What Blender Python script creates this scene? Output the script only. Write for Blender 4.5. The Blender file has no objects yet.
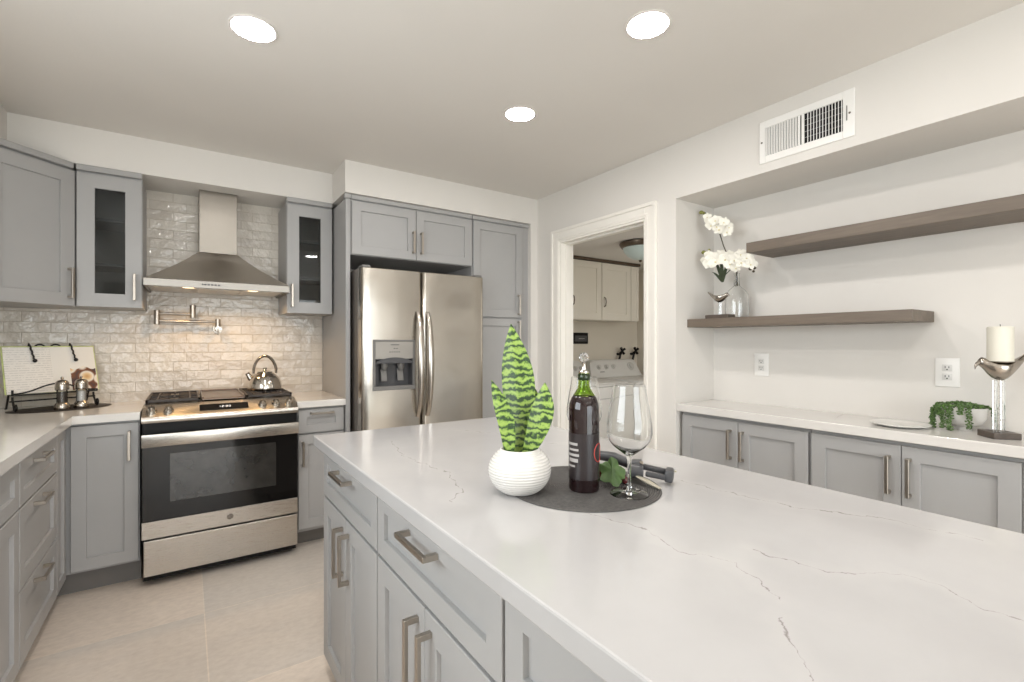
import bpy, bmesh, math, random
from mathutils import Vector, Matrix, noise as mnoise

SC = bpy.context.scene
COL = SC.collection
PI = math.pi
rng = random.Random(7)

# ------------------------------------------------------------------ camera
cam_d = bpy.data.cameras.new('camera')
cam = bpy.data.objects.new('camera', cam_d); COL.objects.link(cam)
cam.location = (0, 0, 1.275)
cam.rotation_euler = (PI/2, 0, -math.radians(34.2478))
cam_d.sensor_fit = 'HORIZONTAL'; cam_d.sensor_width = 36.0
cam_d.lens = 36.0*478.235/1024
cam_d.shift_y = 1.48/1024
cam_d.clip_start = 0.03; cam_d.clip_end = 100
SC.camera = cam

# ------------------------------------------------------------------ exposure, sky, daylight
SC.view_settings.view_transform = 'Standard'
SC.view_settings.look = 'None'
SC.view_settings.gamma = 1.0
SC.view_settings.exposure = 0.40
SC.view_settings.use_curve_mapping = False

W = bpy.data.worlds.new('sky'); SC.world = W; W.use_nodes = True
W.node_tree.nodes['Background'].inputs['Color'].default_value = (0.85, 0.93, 1.0, 1)
W.node_tree.nodes['Background'].inputs['Strength'].default_value = 1.5

LENS = 88.0          # strength of each recessed lamp's lens
def area(name, loc, rot, sx, sy, watts, col):
    l = bpy.data.lights.new(name, 'AREA'); l.shape = 'RECTANGLE'; l.size = sx; l.size_y = sy
    l.energy = watts; l.color = col
    o = bpy.data.objects.new(name, l); COL.objects.link(o); o.location = loc; o.rotation_euler = rot
    return o
# daylight through the glass door behind the camera and the window over the sink counter
area('daylight_glass_door', (0.75, -3.12, 1.15), (PI/2, 0, 0), 2.7, 1.9, 52, (0.93, 0.97, 1.0))
area('daylight_sink_window', (-1.04, 0.95, 1.60), (0, -PI/2, 0), 0.9, 1.4, 19, (0.90, 0.96, 1.0))
area('laundry_fill_light', (3.45, 1.23, 1.45), (-PI/2, 0, PI), 0.9, 0.9, 5.5, (1.0, 0.96, 0.90))  # fill lamp added to brighten the laundry, set at a made-up window
# the two warm lamps under the range hood
for hx in (0.01, 0.345):
    l = bpy.data.lights.new('hood_lamp_light', 'AREA'); l.shape = 'DISK'; l.size = 0.05; l.energy = 0.95
    l.color = (1.0, 0.62, 0.28); l.spread = math.radians(150)
    o = bpy.data.objects.new('hood_lamp_light', l); COL.objects.link(o); o.location = (hx, 3.47, 1.586)

# ------------------------------------------------------------------ materials
def lin(r, g, b):
    f = lambda c: (c/12.92 if c <= 0.04045 else ((c+0.055)/1.055)**2.4)
    return (f(r/255), f(g/255), f(b/255), 1)

class NT:
    def __init__(s, name):
        s.m = bpy.data.materials.new(name); s.m.use_nodes = True
        s.t = s.m.node_tree; s.n = s.t.nodes
        s.b = s.n['Principled BSDF']; s.out = s.n['Material Output']
    def add(s, typ, **kw):
        n = s.n.new(typ)
        for k, v in kw.items(): setattr(n, k, v)
        return n
    def link(s, a, b): s.t.links.new(a, b)
    def coord(s, scale=(1, 1, 1), rot=(0, 0, 0), loc=(0, 0, 0)):
        tc = s.add('ShaderNodeTexCoord'); mp = s.add('ShaderNodeMapping')
        mp.inputs['Scale'].default_value = scale; mp.inputs['Rotation'].default_value = rot; mp.inputs['Location'].default_value = loc
        s.link(tc.outputs['Object'], mp.inputs['Vector']); return mp.outputs['Vector']
    def noise(s, vec, scale, detail=3, rough=0.5, dist=0.0):
        n = s.add('ShaderNodeTexNoise'); n.inputs['Scale'].default_value = scale
        n.inputs['Detail'].default_value = detail; n.inputs['Roughness'].default_value = rough
        n.inputs['Distortion'].default_value = dist
        if vec is not None: s.link(vec, n.inputs['Vector'])
        return n.outputs['Fac']
    def ramp(s, fac, stops):
        r = s.add('ShaderNodeValToRGB'); e = r.color_ramp.elements
        while len(e) < len(stops): e.new(0.5)
        for i, (p, c) in enumerate(stops):
            e[i].position = p; e[i].color = c
        s.link(fac, r.inputs['Fac']); return r.outputs['Color']
    def math(s, op, a, b=None, clamp=False):
        n = s.add('ShaderNodeMath', operation=op); n.use_clamp = clamp
        for i, v in enumerate((a, b)):
            if v is None: continue
            if isinstance(v, (int, float)): n.inputs[i].default_value = v
            else: s.link(v, n.inputs[i])
        return n.outputs[0]
    def mix(s, fac, a, b):
        n = s.add('ShaderNodeMix', data_type='RGBA')
        for i, v in ((0, fac), (6, a), (7, b)):
            if isinstance(v, (int, float)): n.inputs[i].default_value = v
            elif isinstance(v, tuple): n.inputs[i].default_value = v
            else: s.link(v, n.inputs[i])
        return n.outputs[2]
    def bump(s, h, strength=0.2, dist=0.01):
        b = s.add('ShaderNodeBump'); b.inputs['Strength'].default_value = strength; b.inputs['Distance'].default_value = dist
        s.link(h, b.inputs['Height']); s.link(b.outputs['Normal'], s.b.inputs['Normal'])

def setp(nt, color=None, rough=None, metal=None, spec=None, trans=None, ior=None, coat=None, emis=None, estr=None):
    b = nt.b.inputs
    if color is not None: b['Base Color'].default_value = color
    if rough is not None: b['Roughness'].default_value = rough
    if metal is not None: b['Metallic'].default_value = metal
    if spec is not None: b['Specular IOR Level'].default_value = spec
    if trans is not None: b['Transmission Weight'].default_value = trans
    if ior is not None: b['IOR'].default_value = ior
    if coat is not None: b['Coat Weight'].default_value = coat
    if emis is not None: b['Emission Color'].default_value = emis
    if estr is not None: b['Emission Strength'].default_value = estr

def plain(name, color, rough=0.5, metal=0.0, var=0.04, vscale=9.0, bump=0.0, bscale=200.0, **kw):
    nt = NT(name); setp(nt, color, rough, metal, **kw)
    v = nt.coord()
    f = nt.noise(v, vscale, 3)
    lo = tuple(c*(1-var) for c in color[:3])+(1,); hi = tuple(min(1, c*(1+var)) for c in color[:3])+(1,)
    nt.link(nt.ramp(f, [(0.3, lo), (0.7, hi)]), nt.b.inputs['Base Color'])
    if bump: nt.bump(nt.noise(v, bscale, 2), bump, 0.002)
    return nt.m

M = {}
M['wall'] = plain('warm_white_wall_paint', lin(224, 220, 214), 0.62, var=0.015, vscale=2, bump=0.10, bscale=90)
M['ceiling'] = plain('ceiling_paint', lin(222, 218, 212), 0.8, var=0.015, vscale=1.5, bump=0.15, bscale=60)
M['trim'] = plain('white_trim_paint', lin(240, 236, 228), 0.35, var=0.01)
M['laundry'] = plain('laundry_wall_paint', lin(222, 214, 200), 0.7, var=0.02, vscale=2)
M['laundry_cabinet'] = plain('cream_cabinet_paint', lin(228, 222, 210), 0.45, var=0.01)
M['cab'] = plain('grey_cabinet_paint', lin(166, 165, 164), 0.42, var=0.02, vscale=4)
M['cabin'] = plain('grey_cabinet_interior', lin(112, 114, 118), 0.6, var=0.02)
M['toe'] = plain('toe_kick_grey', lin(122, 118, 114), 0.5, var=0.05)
M['nickel'] = plain('brushed_nickel', lin(178, 170, 160), 0.3, 1.0, var=0.05)
M['nickel_dark'] = plain('dark_nickel', lin(120, 112, 104), 0.35, 1.0, var=0.05)
M['chrome'] = plain('polished_chrome', lin(205, 200, 192), 0.08, 1.0, var=0.02)
M['silver'] = plain('silver_casting', lin(170, 163, 154), 0.2, 1.0, var=0.08, vscale=30)
M['black_iron'] = plain('black_wrought_iron', lin(28, 26, 25), 0.45, 0.3, var=0.1)
M['cast_iron'] = plain('cast_iron_warm_reflection', lin(58, 50, 45), 0.45, 0.0, var=0.1, bump=0.2, bscale=300)  # brown tone paints reflected warm light into the black iron
M['black_gloss'] = plain('black_oven_glass', lin(18, 17, 17), 0.06, 0.0, var=0.02, spec=0.42)
M['black_plastic'] = plain('black_plastic', lin(17, 16, 16), 0.4, var=0.05, spec=0.2)
M['dark_grey_plastic'] = plain('dark_grey_plastic', lin(72, 72, 74), 0.38, var=0.04)
M['grey_plastic'] = plain('grey_plastic', lin(118, 116, 113), 0.35, var=0.03)
M['lens_off'] = plain('frosted_dome_glass', lin(200, 214, 210), 0.3, var=0.02)
M['white_enamel'] = plain('white_enamel', lin(222, 220, 216), 0.3, var=0.01)
M['white_plastic'] = plain('white_plastic', lin(242, 240, 236), 0.35, var=0.01)
M['off_grey'] = plain('light_grey_print', lin(175, 173, 170), 0.5)
M['ceramic'] = plain('white_glazed_ceramic', lin(214, 211, 206), 0.16, var=0.01, coat=0.3)
M['wax'] = plain('ivory_wax', lin(226, 222, 208), 0.5, var=0.02)
M['soil'] = plain('dark_soil', lin(48, 42, 36), 0.95, var=0.3, vscale=120, bump=0.5, bscale=200)
M['bird_wood'] = plain('dark_stained_wood_base', lin(84, 74, 66), 0.5, var=0.2, vscale=40)
M['paper'] = plain('white_paper', lin(232, 228, 220), 0.7, var=0.01)
M['orchid'] = plain('orchid_petal', lin(244, 241, 230), 0.55, var=0.03, vscale=40)
M['orchid_heart'] = plain('orchid_heart', lin(222, 212, 168), 0.55, var=0.2, vscale=200)
M['bud'] = plain('orchid_bud_green', lin(132, 134, 66), 0.5, var=0.2, vscale=90)
M['stem_brown'] = plain('orchid_stem', lin(70, 62, 44), 0.6, var=0.2, vscale=60)
M['leaf_dark'] = plain('dark_leaf', lin(52, 62, 40), 0.4, var=0.3, vscale=30)
M['leaf_mid'] = plain('succulent_leaf', lin(78, 108, 50), 0.45, var=0.55, vscale=90)
M['leaf_grape'] = plain('grape_leaf', lin(66, 92, 44), 0.5, var=0.4, vscale=35)
M['leaf_blade'] = plain('aloe_blade', lin(60, 80, 40), 0.4, var=0.4, vscale=20)
M['leaf_pale'] = plain('pale_green_blade', lin(190, 200, 130), 0.5, var=0.2, vscale=20)
M['grape'] = plain('red_grape', lin(86, 34, 36), 0.25, var=0.35, vscale=60)
M['bottle_label'] = plain('dark_bottle_label', lin(40, 33, 34), 0.28, var=0.08, vscale=30)
M['label_white'] = plain('label_print_white', lin(168, 163, 160), 0.5)
M['label_red'] = plain('label_print_red', lin(190, 70, 62), 0.5)
M['cork'] = plain('cream_lever', lin(196, 190, 172), 0.35, 0.6, var=0.05)
M['outlet_slot'] = plain('outlet_slot', lin(52, 50, 50), 0.5)
M['vent_dark'] = plain('duct_dark', lin(30, 30, 31), 0.8)
M['bronze'] = plain('dark_bronze', lin(112, 100, 88), 0.35, 0.9, var=0.1)
M['pepper'] = plain('peppercorns', lin(86, 80, 74), 0.4, var=0.6, vscale=180)
M['salt'] = plain('salt_grains', lin(216, 214, 210), 0.5, var=0.1, vscale=200)
M['outdoor'] = plain('garden_lawn', lin(110, 125, 84), 0.9, var=0.3, vscale=3)
M['red_print'] = M['label_red']

def emit(name, col, s):
    nt = NT(name); setp(nt, (0.9, 0.9, 0.9, 1), 0.4, emis=col, estr=s); return nt.m
M['lamp'] = emit('lit_lamp_lens', (1.0, 0.958, 0.925, 1), LENS)
M['hood_bulb'] = emit('lit_hood_bulb', (1.0, 0.70, 0.40, 1), 2.6)
M['display'] = emit('lit_display_digits', (0.9, 0.86, 0.82, 1), 0.6)

def steel(name, col, rough, axis, streak=0.04, wave=0.0):
    nt = NT(name); setp(nt, col, rough, 1.0)
    sc = [8, 8, 8]; sc[axis] = 0.12
    v = nt.coord(scale=[c*60 for c in sc])
    f = nt.noise(v, 3.0, 4, 0.6)
    nt.link(nt.ramp(f, [(0.2, tuple(c*(1-streak) for c in col[:3])+(1,)), (0.8, tuple(min(1, c*(1+streak)) for c in col[:3])+(1,))]), nt.b.inputs['Base Color'])
    r = nt.add('ShaderNodeMapRange'); nt.link(f, r.inputs['Value'])
    r.inputs['To Min'].default_value = rough*0.8; r.inputs['To Max'].default_value = rough*1.25
    nt.link(r.outputs['Result'], nt.b.inputs['Roughness'])
    nt.b.inputs['Anisotropic'].default_value = 0.5
    if wave: nt.bump(nt.noise(nt.coord(), 2.6, 2, 0.5), wave, 0.012)
    return nt.m
M['steel_h'] = steel('brushed_stainless_horizontal', lin(196, 190, 182), 0.27, 0)
M['steel_v'] = steel('brushed_stainless_fridge', lin(190, 184, 175), 0.20, 0, 0.03, 0.6)
M['steel_hood'] = steel('brushed_stainless_hood', lin(216, 210, 202), 0.40, 0)
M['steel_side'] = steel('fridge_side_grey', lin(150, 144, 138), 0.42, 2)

def glass(name, col=(1, 1, 1, 1), rough=0.0, ior=1.5):
    nt = NT(name); setp(nt, col, rough, 0, trans=1.0, ior=ior)
    n = nt.noise(nt.coord(), 5, 1)
    nt.link(nt.ramp(n, [(0.0, col), (1.0, tuple(min(1, c*1.01) for c in col[:3])+(1,))]), nt.b.inputs['Base Color'])
    return nt.m
M['glass'] = glass('clear_glass', (0.98, 0.985, 0.98, 1), 0, 1.45)
M['crystal'] = glass('crystal', (0.97, 0.975, 0.97, 1), 0.02, 1.52)
M['green_glass'] = glass('green_bottle_glass', (0.50, 0.68, 0.16, 1), 0.0, 1.3)
M['wine'] = plain('dark_wine', lin(30, 15, 16), 0.05, var=0.1, spec=0.6)
def pane(name, tint, refl=0.08):
    nt = NT(name); n = nt.n; n.remove(nt.b)
    tr = nt.add('ShaderNodeBsdfTransparent'); tr.inputs['Color'].default_value = tint
    gl = nt.add('ShaderNodeBsdfGlossy'); gl.inputs['Roughness'].default_value = 0.02
    fr = nt.add('ShaderNodeFresnel'); fr.inputs['IOR'].default_value = 1.5
    mx = nt.add('ShaderNodeMixShader')
    nt.link(fr.outputs[0], mx.inputs[0]); nt.link(tr.outputs[0], mx.inputs[1]); nt.link(gl.outputs[0], mx.inputs[2])
    nt.link(mx.outputs[0], nt.out.inputs['Surface']); return nt.m
M['pane'] = pane('window_pane', (0.95, 0.97, 0.96, 1))
M['pane_dark'] = pane('cabinet_pane', (0.60, 0.62, 0.62, 1))
M['oven_window'] = plain('smoked_oven_window', lin(46, 45, 43), 0.05, var=0.35, vscale=12, spec=0.8)

# white quartz, with the veins that run across the slabs
VEINS = [
    [(0.66, 0.83), (0.719, 0.693), (0.734, 0.632), (0.71, 0.548), (0.707, 0.511), (0.735, 0.464), (0.742, 0.442), (0.72, 0.396), (0.70, 0.367), (0.687, 0.34)],
    [(0.650, 0.318), (0.627, 0.312), (0.588, 0.279), (0.55, 0.24)],
    [(0.818, 0.45), (0.809, 0.428), (0.824, 0.386), (0.852, 0.318), (0.928, 0.278), (0.922, 0.223), (0.901, 0.176), (0.892, 0.12)],
    [(1.03, 0.95), (1.069, 0.758), (1.087, 0.586), (1.12, 0.484), (1.179, 0.387), (1.199, 0.241)],
    [(0.499, 0.97), (0.56, 1.05), (0.60, 1.20), (0.57, 1.45), (0.62, 1.70)],
    [(0.90, 1.80), (1.02, 1.60), (1.06, 1.35), (1.20, 1.25)],
]
def quartz(name, veins, c0, c1):
    nt = NT(name); setp(nt, c0, 0.13)
    tc = nt.add('ShaderNodeTexCoord')
    base = nt.noise(tc.outputs['Object'], 2.3, 5, 0.6)
    col = nt.ramp(base, [(0.35, c0), (0.65, c1)])
    # jittered coordinates
    jit = nt.add('ShaderNodeTexNoise'); jit.inputs['Scale'].default_value = 24; jit.inputs['Detail'].default_value = 7
    nt.link(tc.outputs['Object'], jit.inputs['Vector'])
    sub = nt.add('ShaderNodeVectorMath', operation='SUBTRACT'); nt.link(jit.outputs['Color'], sub.inputs[0]); sub.inputs[1].default_value = (0.5, 0.5, 0.5)
    scl = nt.add('ShaderNodeVectorMath', operation='MULTIPLY'); nt.link(sub.outputs[0], scl.inputs[0]); scl.inputs[1].default_value = (0.05, 0.05, 0)
    addv = nt.add('ShaderNodeVectorMath', operation='ADD'); nt.link(tc.outputs['Object'], addv.inputs[0]); nt.link(scl.outputs[0], addv.inputs[1])
    P = nt.add('ShaderNodeVectorMath', operation='MULTIPLY'); nt.link(addv.outputs[0], P.inputs[0]); P.inputs[1].default_value = (1, 1, 0)
    dmin = None
    for line in veins:
        for a, b in zip(line[:-1], line[1:]):
            d = (b[0]-a[0], b[1]-a[1]); L2 = d[0]**2+d[1]**2
            s1 = nt.add('ShaderNodeVectorMath', operation='SUBTRACT'); nt.link(P.outputs[0], s1.inputs[0]); s1.inputs[1].default_value = (a[0], a[1], 0)
            dt = nt.add('ShaderNodeVectorMath', operation='DOT_PRODUCT'); nt.link(s1.outputs[0], dt.inputs[0]); dt.inputs[1].default_value = (d[0]/L2, d[1]/L2, 0)
            cl = nt.math('ADD', dt.outputs['Value'], 0.0, True)
            pr = nt.add('ShaderNodeVectorMath', operation='SCALE'); pr.inputs[0].default_value = (d[0], d[1], 0); nt.link(cl, pr.inputs['Scale'])
            s2 = nt.add('ShaderNodeVectorMath', operation='SUBTRACT'); nt.link(s1.outputs[0], s2.inputs[0]); nt.link(pr.outputs[0], s2.inputs[1])
            ln = nt.add('ShaderNodeVectorMath', operation='LENGTH'); nt.link(s2.outputs[0], ln.inputs[0])
            dmin = ln.outputs['Value'] if dmin is None else nt.math('MINIMUM', dmin, ln.outputs['Value'])
    if dmin is not None:
        brk = nt.noise(tc.outputs['Object'], 40, 4, 0.65)
        thin = nt.math('MULTIPLY', nt.math('SUBTRACT', brk, 0.42), 0.014)
        core = nt.math('SUBTRACT', 1.0, nt.math('DIVIDE', dmin, nt.math('MAXIMUM', thin, 0.0004)), True)
        halo = nt.math('MULTIPLY', nt.math('SUBTRACT', 1.0, nt.math('DIVIDE', dmin, 0.03), True), 0.22)
        col = nt.mix(nt.math('MULTIPLY', halo, 0.8), col, lin(200, 196, 193))
        col = nt.mix(nt.math('MULTIPLY', core, 0.85), col, lin(122, 116, 112))
    nt.link(col, nt.b.inputs['Base Color'])
    return nt.m
M['quartz_island'] = quartz('white_quartz_with_grey_veins', VEINS, lin(176, 174, 173), lin(183, 181, 180))
M['quartz'] = quartz('white_quartz', [[(0, 0), (0.3, 0.06), (0.5, 0.25)]], lin(218, 214, 209), lin(226, 223, 218))

def zellige():
    nt = NT('glazed_handmade_tile'); setp(nt, lin(214, 204, 190), 0.12)
    tc = nt.add('ShaderNodeTexCoord'); sep = nt.add('ShaderNodeSeparateXYZ'); nt.link(tc.outputs['Object'], sep.inputs[0])
    cmb = nt.add('ShaderNodeCombineXYZ'); nt.link(sep.outputs['X'], cmb.inputs['X']); nt.link(sep.outputs['Z'], cmb.inputs['Y'])
    br = nt.add('ShaderNodeTexBrick'); nt.link(cmb.outputs[0], br.inputs['Vector'])
    br.offset = 0.37; br.offset_frequency = 2; br.squash = 1
    br.inputs['Scale'].default_value = 1.0
    br.inputs['Brick Width'].default_value = 0.192; br.inputs['Row Height'].default_value = 0.0605
    br.inputs['Mortar Size'].default_value = 0.0022; br.inputs['Mortar Smooth'].default_value = 0.3
    br.inputs['Color1'].default_value = lin(206, 198, 188); br.inputs['Color2'].default_value = lin(224, 217, 206)
    br.inputs['Mortar'].default_value = lin(196, 186, 172)
    cloud = nt.noise(tc.outputs['Object'], 7, 4)
    col = nt.mix(nt.math('MULTIPLY', cloud, 0.35), br.outputs['Color'], lin(190, 184, 172))
    nt.link(col, nt.b.inputs['Base Color'])
    wav = nt.noise(tc.outputs['Object'], 24, 2, 0.5)
    wav2 = nt.noise(tc.outputs['Object'], 9, 1, 0.5)
    h = nt.math('ADD', nt.math('ADD', nt.math('MULTIPLY', wav, 1.5), nt.math('MULTIPLY', wav2, 1.5)), nt.math('MULTIPLY', br.outputs['Fac'], -0.35))
    nt.bump(h, 0.75, 0.006)
    rr = nt.math('ADD', nt.math('MULTIPLY', br.outputs['Fac'], 0.5), 0.07); nt.link(rr, nt.b.inputs['Roughness'])
    return nt.m
M['tile'] = zellige()

def floor_tile():
    nt = NT('large_beige_stone_floor_tile'); setp(nt, lin(190, 178, 165), 0.38)
    v = nt.coord(loc=(0.585, -0.145, 0))
    br = nt.add('ShaderNodeTexBrick'); nt.link(v, br.inputs['Vector']); br.offset = 0.0; br.squash = 1
    br.inputs['Scale'].default_value = 1; br.inputs['Brick Width'].default_value = 0.655; br.inputs['Row Height'].default_value = 0.633
    br.inputs['Mortar Size'].default_value = 0.0028; br.inputs['Mortar Smooth'].default_value = 0.2
    br.inputs['Color1'].default_value = lin(216, 208, 199); br.inputs['Color2'].default_value = lin(238, 223, 208)
    br.inputs['Mortar'].default_value = lin(240, 228, 214)
    v2 = nt.coord(scale=(1, 1.6, 1))
    n1 = nt.noise(v2, 3.2, 6, 0.62, 0.6); n2 = nt.noise(v2, 26, 4, 0.6)
    col = nt.mix(nt.math('MULTIPLY', nt.math('SUBTRACT', n1, 0.35, True), 0.9), br.outputs['Color'], lin(236, 224, 210))
    col = nt.mix(nt.math('MULTIPLY', nt.math('SUBTRACT', n2, 0.35, True), 0.75), col, lin(172, 158, 145))
    nt.link(col, nt.b.inputs['Base Color'])
    nt.bump(nt.math('ADD', nt.math('MULTIPLY', n2, 0.2), nt.math('MULTIPLY', br.outputs['Fac'], -0.6)), 0.12, 0.004)
    return nt.m
M['floor'] = floor_tile()

def wood(name, c1, c2, axis):
    nt = NT(name); setp(nt, c1, 0.5)
    sc = [14, 14, 14]; sc[axis] = 1.1
    v = nt.coord(scale=sc); f = nt.noise(v, 2.2, 6, 0.65, 0.8); g = nt.noise(nt.coord(scale=[c*5 for c in sc]), 3, 3)
    col = nt.ramp(f, [(0.25, c1), (0.75, c2)])
    col = nt.mix(nt.math('MULTIPLY', g, 0.3), col, tuple(c*0.7 for c in c1[:3])+(1,))
    nt.link(col, nt.b.inputs['Base Color']); nt.bump(f, 0.08, 0.003); return nt.m
M['shelf'] = wood('grey_brown_oak', lin(98, 87, 76), lin(126, 113, 100), 1)

def snake():
    nt = NT('banded_snake_leaf'); setp(nt, lin(120, 176, 50), 0.38)
    tc = nt.add('ShaderNodeTexCoord'); sep = nt.add('ShaderNodeSeparateXYZ'); nt.link(tc.outputs['Object'], sep.inputs[0])
    n = nt.noise(tc.outputs['Object'], 42, 4, 0.65)
    n2 = nt.noise(tc.outputs['Object'], 16, 2, 0.5)
    ph = nt.math('ADD', nt.math('MULTIPLY', sep.outputs['Z'], 360.0), nt.math('ADD', nt.math('MULTIPLY', n, 15.0), nt.math('MULTIPLY', n2, 9.0)))
    s = nt.math('SINE', ph)
    f = nt.math('ADD', nt.math('MULTIPLY', s, 0.5), 0.5)
    col = nt.ramp(f, [(0.0, lin(36, 58, 32)), (0.28, lin(58, 88, 40)), (0.48, lin(112, 142, 58)), (1.0, lin(150, 176, 86))])
    nt.link(col, nt.b.inputs['Base Color'])
    nt.b.inputs['Subsurface Weight'].default_value = 0.0
    return nt.m
M['snake'] = snake()

def woven():
    nt = NT('dark_grey_woven_mat'); setp(nt, lin(76, 74, 72), 0.6)
    tc = nt.add('ShaderNodeTexCoord')
    ln = nt.add('ShaderNodeVectorMath', operation='LENGTH'); nt.link(tc.outputs['Object'], ln.inputs[0])
    s = nt.math('SINE', nt.math('MULTIPLY', ln.outputs['Value'], 1150.0))
    n = nt.noise(tc.outputs['Object'], 150, 3)
    f = nt.math('ADD', nt.math('MULTIPLY', s, 0.25), n)
    nt.link(nt.ramp(f, [(0.2, lin(50, 48, 47)), (0.9, lin(96, 93, 90))]), nt.b.inputs['Base Color'])
    nt.bump(s, 0.5, 0.0015); return nt.m
M['woven'] = woven()

def page(name, photo):
    nt = NT(name); setp(nt, lin(232, 228, 220), 0.6)
    tc = nt.add('ShaderNodeTexCoord')
    if photo:
        vo = nt.add('ShaderNodeTexVoronoi'); vo.inputs['Scale'].default_value = 17; nt.link(tc.outputs['Object'], vo.inputs['Vector'])
        col = nt.ramp(vo.outputs['Distance'], [(0.0, lin(190, 132, 62)), (0.3, lin(224, 196, 150)), (0.5, lin(232, 226, 214)), (0.62, lin(120, 72, 40)), (0.8, lin(70, 50, 52))])
        nt.link(col, nt.b.inputs['Base Color'])
    else:
        sep = nt.add('ShaderNodeSeparateXYZ'); nt.link(tc.outputs['Object'], sep.inputs[0])
        s = nt.math('SINE', nt.math('MULTIPLY', sep.outputs['Z'], 520))
        n = nt.noise(tc.outputs['Object'], 120, 2)
        f = nt.math('MULTIPLY', nt.math('GREATER_THAN', s, 0.55), nt.math('GREATER_THAN', n, 0.45))
        nt.link(nt.mix(nt.math('MULTIPLY', f, 0.35), lin(233, 229, 222), lin(150, 146, 142)), nt.b.inputs['Base Color'])
    return nt.m
M['page_text'] = page('printed_text_page', False)
M['page_photo'] = page('printed_food_photo', True)

M['griddle'] = plain('griddle_plate_metal', lin(120, 104, 92), 0.3, 0.9, var=0.08, vscale=20)
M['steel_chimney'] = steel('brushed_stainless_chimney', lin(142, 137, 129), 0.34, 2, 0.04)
M['steel_band'] = steel('brushed_stainless_hood_band', lin(150, 145, 138), 0.34, 0, 0.03)
M['handle_steel'] = steel('satin_handle_steel', lin(196, 190, 182), 0.2, 2, 0.04)
M['disp_panel'] = plain('dispenser_silver_panel', lin(160, 156, 150), 0.35, 0.6, var=0.03)
M['off_white_knob'] = plain('light_grey_dial', lin(205, 203, 198), 0.3, var=0.02)
M['dark_green'] = plain('dark_green_glass_ring', lin(30, 44, 22), 0.1, var=0.05)
M['dark_mat'] = plain('dark_brown_woven_mat', lin(52, 46, 42), 0.6, var=0.2, vscale=80)
M['pane_clear'] = pane('clear_acrylic', (0.93, 0.93, 0.92, 1))
M['frost_dish'] = plain('white_translucent_dish', lin(228, 226, 221), 0.2, var=0.01)

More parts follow.
